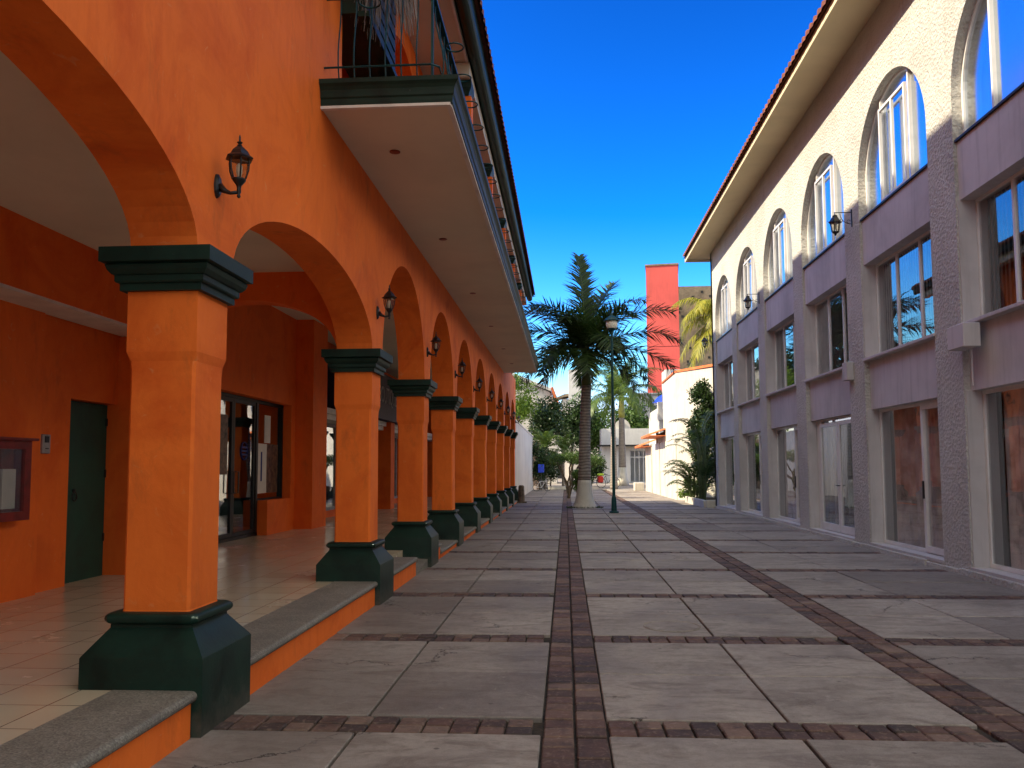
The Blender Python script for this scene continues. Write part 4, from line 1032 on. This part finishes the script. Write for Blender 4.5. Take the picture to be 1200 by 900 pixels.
# garden walls right
gr = thing('garden_wall', 'sunlit white garden wall with two small clay tiled rooflets on the right', 'wall', (5.5, 50, 0))
m = MB(); m.box(5.42, 5.70, 41.2, 57, -.05, 3.0); m.box(5.38, 5.5, 48.2, 48.5, -.05, 3.05); m.box(5.36, 5.5, 52.5, 52.8, -.05, 3.05); m.build('wall', 'white', gr)
def rooflet(x0, x1, y0, y1, z0, z1):
    m = MB(); n = 14
    for i in range(n):
        a, b_ = y0+(y1-y0)*i/n, y0+(y1-y0)*(i+1)/n
        m.loft([[(x0+(x1-x0)*u, a+(b_-a)*(.5-.5*math.cos(PI*j/5)), z0+(z1-z0)*u+.09*math.sin(PI*j/5)) for j in range(6)] for u in (0, 1)])
    m.box(x0, x1, y0, y1, z0-.05, z0-.01)
    m.build('rooflet', 'orangeclay', gr)
rooflet(4.55, 5.7, 45.5, 50.5, 3.35, 3.75); rooflet(4.75, 5.7, 52.5, 57.5, 2.95, 3.3)
m = MB()
for yy in (45.7, 50.2): m.box(5.44, 5.6, yy, yy+.15, 3.0, 3.7)
m.box(5.55, 5.65, 45.85, 50.2, 3.0, 3.6); m.build('parapet', 'white', gr)
m = MB(); m.box(4.7, 5.35, 57.2, 58.4, -.02, .55, .03); tag(m.build('bench_block', 'white'), 'low white masonry block at the end of the sunlit garden wall', 'block')
tw = thing('tall_wall', 'tall white wall with orange tile coping beside the cream building', 'wall', (6.5, 42, 0))
m = MB(); m.box(5.45, 5.75, 41.15, 46.5, -.05, 6.25); m.loft([[(5.45, 41.15, z), (8.1, 36.6, z), (8.4, 36.7, z), (5.75, 41.2, z)] for z in (-.05, 6.25)]); m.build('wall', 'white', tw)
m = MB(); m.box(5.38, 5.82, 41.25, 46.6, 6.253, 6.36, .02); m.loft([[(5.37, 41.22, z), (8.03, 36.5, z), (8.48, 36.7, z), (5.83, 41.24, z)] for z in (6.256, 6.37)]); m.build('coping', 'orangeclay', tw)

# white shop at the end
ws = thing('white_shop', 'low white shop with flat roof, dark canopy line and barred glass doors', 'building', (7.5, 86, 0))
m = MB(); m.box(3.7, 6.6, 86, 96, 0, 5.6); m.box(9.9, 16, 86, 96, 0, 5.6); m.box(6.6, 9.9, 86, 96, 3.3, 5.6); m.box(6.6, 9.9, 88, 88.2, 0, 3.3); m.build('wall', 'whiteclean', ws)
m = MB(); m.box(3.3, 12, 84.6, 86, 3.75, 3.9); m.build('canopy', 'darkframe', ws)
m = MB(); y = 86.4
for i in range(8): xx = 6.62+i*.455; m.box(xx, xx+.07, y-.05, y+.02, .1, 3.28)
m.box(6.62, 9.9, y-.05, y+.02, .02, .12); m.box(6.62, 9.9, y-.055, y+.02, 2.6, 2.7); dr_ = m.build('door_grille', 'frame', ws)
m = MB(); m.box(6.6, 9.9, y+.05, y+.06, .1, 3.28); m.build('pane', 'glass', dr_)
m = MB(); m.loft([[(5.9+.55*math.cos(t*PI/8)*1.5, yy, 5.6+1.0*math.sin(t*PI/8)) for t in range(9)] for yy in (86.2, 86.6)]); m.build('roof_crest', 'white', ws)
m = MB(); m.lathe([(.16, 0), (.16, .3)], 5.9, 86.1, 10, 5.9); m.build('crest_medallion', 'stone', ws)
wp = thing('terrace_house', 'white terrace house behind the garden wall with an orange railing', 'building', (8.6, 66, 0))
m = MB(); m.box(7.2, 12, 64, 72, 0, 5.2); m.box(7.2, 7.5, 64, 72, 5.2, 6.2); m.box(7.5, 12, 70, 72, 5.2, 6.2); m.box(7.1, 7.6, 63.8, 64.4, 5.2, 6.6); m.build('wall', 'whiteclean', wp)
m = MB()
for i in range(8): m.tube([(7.7+i*.28, 64.1, 5.2), (7.7+i*.28, 64.1, 6.25)], .05, 6)
m.tube([(7.6, 64.1, 6.25), (9.9, 64.1, 6.25)], .06, 6); m.build('railing', 'orangeclay', wp)
um = thing('parasol', 'blue parasol open on the terrace above the garden wall', 'parasol', (8.15, 67, 5.2))
m = MB(); m.tube([(8.15, 67, 5.2), (8.15, 67, 7.55)], .03, 6); m.build('pole', 'frame', um)
m = MB(); m.lathe([(1.15, 6.75), (.75, 7.2), (.35, 7.45), (0.01, 7.58)], 8.15, 67, 8); m.build('canopy', 'blue', um)
# sign
sb = thing('rooftop_sign', 'pale blue rooftop sign with dark blue script lettering on a white box', 'sign', (9.2, 60, 7))
m = MB(); m.box(7.25, 11.2, 60.1, 62.4, 5.2, 8.65); m.build('sign_box', 'whiteclean', sb)
m = MB(); m.box(7.65, 11.2, 60.03, 60.1, 6.2, 8.52); m.build('sign_face', 'signblue', sb)
m = MB(); m.box(7.70, 11.15, 60.01, 60.03, 8.36, 8.46); m.build('sign_border', 'ink', sb)
RZ = Matrix(((1, 0, 0), (0, 0, -1), (0, 1, 0)))
tx = text_obj('sign_letters', '¡Cielito', 1.15, 'ink', sb, (9.35, 60.0, 7.75), RZ, .01, .92)
tx.data.transform(Matrix.Translation((0, 0, 0)))
m = MB(); m.box(7.4, 11, 60.4, 62.2, 0, 5.2); m.build('sign_support', 'whiteclean', sb)
# far buildings
rt = thing('red_tower', 'tall plain red tower beyond the white shop', 'building', (15.5, 130, 0))
m = MB()
c_, s_ = math.cos(R_(-7)), math.sin(R_(-7))
def rot(x, y): return (12.9+(x)*c_-(y)*s_, 130+(x)*s_+(y)*c_)
pl = [rot(0, 0), rot(5.0, 0), rot(5.0, 6), rot(0, 6)]
m.loft([[(p[0], p[1], z) for p in pl] for z in (0, 33.3)]); m.build('wall', 'red', rt)
m = MB(); pl2 = [rot(-.12, -.12), rot(5.12, -.12), rot(5.12, 6.12), rot(-.12, 6.12)]; m.loft([[(p[0], p[1], z) for p in pl2] for z in (33.3, 33.55)]); m.build('parapet_cap', 'tan', rt)
m = MB(); q0, q1 = rot(0, -.02), rot(5.0, -.02)
for z in (8, 14.2, 20.4, 26.6): m.quad((q0[0], q0[1], z), (q1[0], q1[1], z), (q1[0], q1[1], z+.09), (q0[0], q0[1], z+.09))
m.build('wall_joint', 'redbox', rt)
for k in range(9):
    m = MB(); z = 6+k*2.9; a, b_ = rot(5.02, 2.0), rot(5.02, 3.6); m.box(a[0]-.05, a[0]+.05, a[1], b_[1], z, z+1.0); m.build('side_vent', 'darkframe', rt)
tb = thing('tan_building', 'tan building with many small square openings beside the red tower', 'building', (23, 140, 0))
m = MB(); m.box(17.5, 34, 140, 150, 0, 31.5); m.box(17.5, 34, 140.2, 150, 31.5, 32.2); m.build('wall', 'tan', tb)
m = MB(); random.seed(3)
for k in range(75): xx, zz = random.uniform(19, 27), random.uniform(10, 31); m.box(xx, xx+.4, 139.96, 140.02, zz, zz+.38)
m.build('square_opening', 'darkframe', tb)
m = MB(); m.box(22.4, 30, 139.4, 139.98, 27.8, 28.9); m.box(22.0, 25, 139.5, 139.98, 12.5, 13.5); m.build('balcony_edge', 'orangeclay', tb)
gb = thing('grey_building', 'grey panelled low building below the red tower', 'building', (12, 112, 0))
m = MB(); m.box(9, 20, 112, 120, 0, 11.6); m.build('wall', 'greygrid', gb)
m = MB()
for i in range(9): m.box(9.2+i*1.1, 9.28+i*1.1, 111.94, 112, 5, 11.5)
for z in (6.4, 8.1, 9.8, 11.3): m.box(9, 20, 111.95, 112, z, z+.08)
m.build('panel_joint', 'darkframe', gb)
hg = thing('gabled_house', 'pale house with orange trimmed sloping roof above the trees on the left', 'building', (-3, 84, 0))
m = MB(); m.loft([[(-7.5, y, 0), (-.9, y, 0), (-.9, y, 8.2), (-1.6, y, 9.3), (-7.5, y, 11.8)] for y in (84, 92)]); m.build('wall', 'white', hg)
m = MB(); m.loft([[(-7.6, y, 11.85), (-1.45, y, 9.35), (-1.45, y, 9.65), (-7.6, y, 12.2)] for y in (83.5, 92)]); m.build('roof', 'whiteclean', hg)
m = MB(); m.loft([[(-1.45, y, 9.7), (-.45, y, 6.6), (-.1, y, 6.6), (-1.2, y, 9.75)] for y in (83.4, 92)]); m.build('roof_trim', 'orangeclay', hg)
wt = thing('white_tower_house', 'white tower house with small side eave behind the royal palm trunk', 'building', (1.5, 98, 0))
m = MB(); m.box(.4, 2.4, 98, 102, 0, 13.2); m.box(-.4, .4, 99, 102, 0, 9.8); m.build('wall', 'whiteclean', wt)
m = MB(); m.loft([[(-1.4, y, 9.8), (.4, y, 10.1), (.4, y, 10.4), (-.1, y, 10.35)] for y in (98.5, 102)]); m.build('eave', 'tan', wt)
# buildings to the left far, and the shaded lane beyond
lw = thing('lane_wall', 'dark hedge-covered lane wall at the end of the passage', 'wall', (-6, 75, 0))
m = MB(); m.box(-9, -2.0, 74, 74.3, 0, 4); m.box(-2.2, -2.0, 62, 74, 0, 3.2); m.build('wall', 'stone', lw)
fh = thing('cream_house', 'sunlit cream house closing the far end of the lane', 'building', (0, 118, 0))
m = MB(); m.box(-16, 6, 118, 124, 0, 6.5); m.build('wall', 'whiteclean', fh)
m = MB(); m.box(-16.3, 6.3, 117.6, 124, 6.5, 6.9); m.build('roof', 'orangeclay', fh)
m = MB(); m.box(-1.2, .2, 117.95, 118, .1, 2.3); m.box(1.4, 2.6, 117.95, 118, 1, 2.3); m.build('door', 'darkframe', fh)

# ------------------------------------------------------------------ light and world
tan_lat, bfac = .78, .20
trav = Vector((1, bfac, -tan_lat)).normalized()      # direction of travel of the sunlight
el = math.asin(-trav.z); srcv = -trav
sd = bpy.data.lights.new('sun', 'SUN'); sd.energy = 2.9; sd.angle = R_(.5); sd.color = (1, .88, .74)
so = bpy.data.objects.new('sun', sd); COL.objects.link(so); so.rotation_euler = trav.to_track_quat('-Z', 'Y').to_euler(); so.location = (-30, 0, 30)
w = bpy.data.worlds.new('World'); scene.world = w; w.use_nodes = True; nt = w.node_tree
bg = nt.nodes['Background']; sky = nt.nodes.new('ShaderNodeTexSky'); sky.sky_type = 'NISHITA'; sky.sun_disc = False
sky.sun_elevation = el; sky.sun_rotation = math.atan2(srcv.x, srcv.y); sky.air_density = 1.0; sky.dust_density = 1.0; sky.ozone_density = 2.5; sky.altitude = 0
KX = 4
hs = nt.nodes.new('ShaderNodeHueSaturation'); hs.inputs['Hue'].default_value = .506; hs.inputs['Saturation'].default_value = 1.12; hs.inputs['Value'].default_value = .165
gm = nt.nodes.new('ShaderNodeGamma'); gm.inputs[1].default_value = 2.3; nt.links.new(sky.outputs[0], gm.inputs[0])
nt.links.new(gm.outputs[0], hs.inputs['Color']); lim = nt.nodes.new('ShaderNodeMix'); lim.data_type = 'RGBA'; lim.blend_type = 'DARKEN'; lim.inputs[0].default_value = 1; lim.inputs[7].default_value = (KX*1.0, KX*.92, KX*1.5, 1)
nt.links.new(hs.outputs[0], lim.inputs[6]); 
# unseen bright cloud, added overhead and behind the camera to fill the shaded street
FILL_CLD = 3.3
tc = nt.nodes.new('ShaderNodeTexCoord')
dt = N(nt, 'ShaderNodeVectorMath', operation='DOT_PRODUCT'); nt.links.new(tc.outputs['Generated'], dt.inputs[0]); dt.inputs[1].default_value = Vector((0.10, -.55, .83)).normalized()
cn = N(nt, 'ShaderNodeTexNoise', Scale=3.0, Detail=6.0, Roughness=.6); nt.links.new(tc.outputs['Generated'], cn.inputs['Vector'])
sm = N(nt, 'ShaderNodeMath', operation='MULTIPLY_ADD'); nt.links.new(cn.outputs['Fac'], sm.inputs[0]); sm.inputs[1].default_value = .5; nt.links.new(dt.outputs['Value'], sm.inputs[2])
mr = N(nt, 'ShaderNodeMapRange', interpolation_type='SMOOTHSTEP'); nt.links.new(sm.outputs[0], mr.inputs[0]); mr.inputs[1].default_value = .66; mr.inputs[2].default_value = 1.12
cm = nt.nodes.new('ShaderNodeMix'); cm.data_type = 'RGBA'; nt.links.new(mr.outputs[0], cm.inputs[0]); nt.links.new(lim.outputs[2], cm.inputs[6]); cm.inputs[7].default_value = (FILL_CLD, FILL_CLD*1.03, FILL_CLD*1.1, 1)
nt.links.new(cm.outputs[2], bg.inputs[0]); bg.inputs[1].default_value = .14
vs = scene.view_settings; vs.view_transform = 'Standard'; vs.look = 'None'; vs.gamma = 1; vs.exposure = 1.7; vs.use_curve_mapping = False
vs.use_white_balance = True; vs.white_balance_temperature = 7300; vs.white_balance_tint = 2
scene.render.engine = 'CYCLES'
cy = scene.cycles; cy.blur_glossy = .4; cy.caustics_reflective = True; cy.sample_clamp_indirect = 0; cy.max_bounces = 8; cy.diffuse_bounces = 5; cy.glossy_bounces = 4; cy.transparent_max_bounces = 12
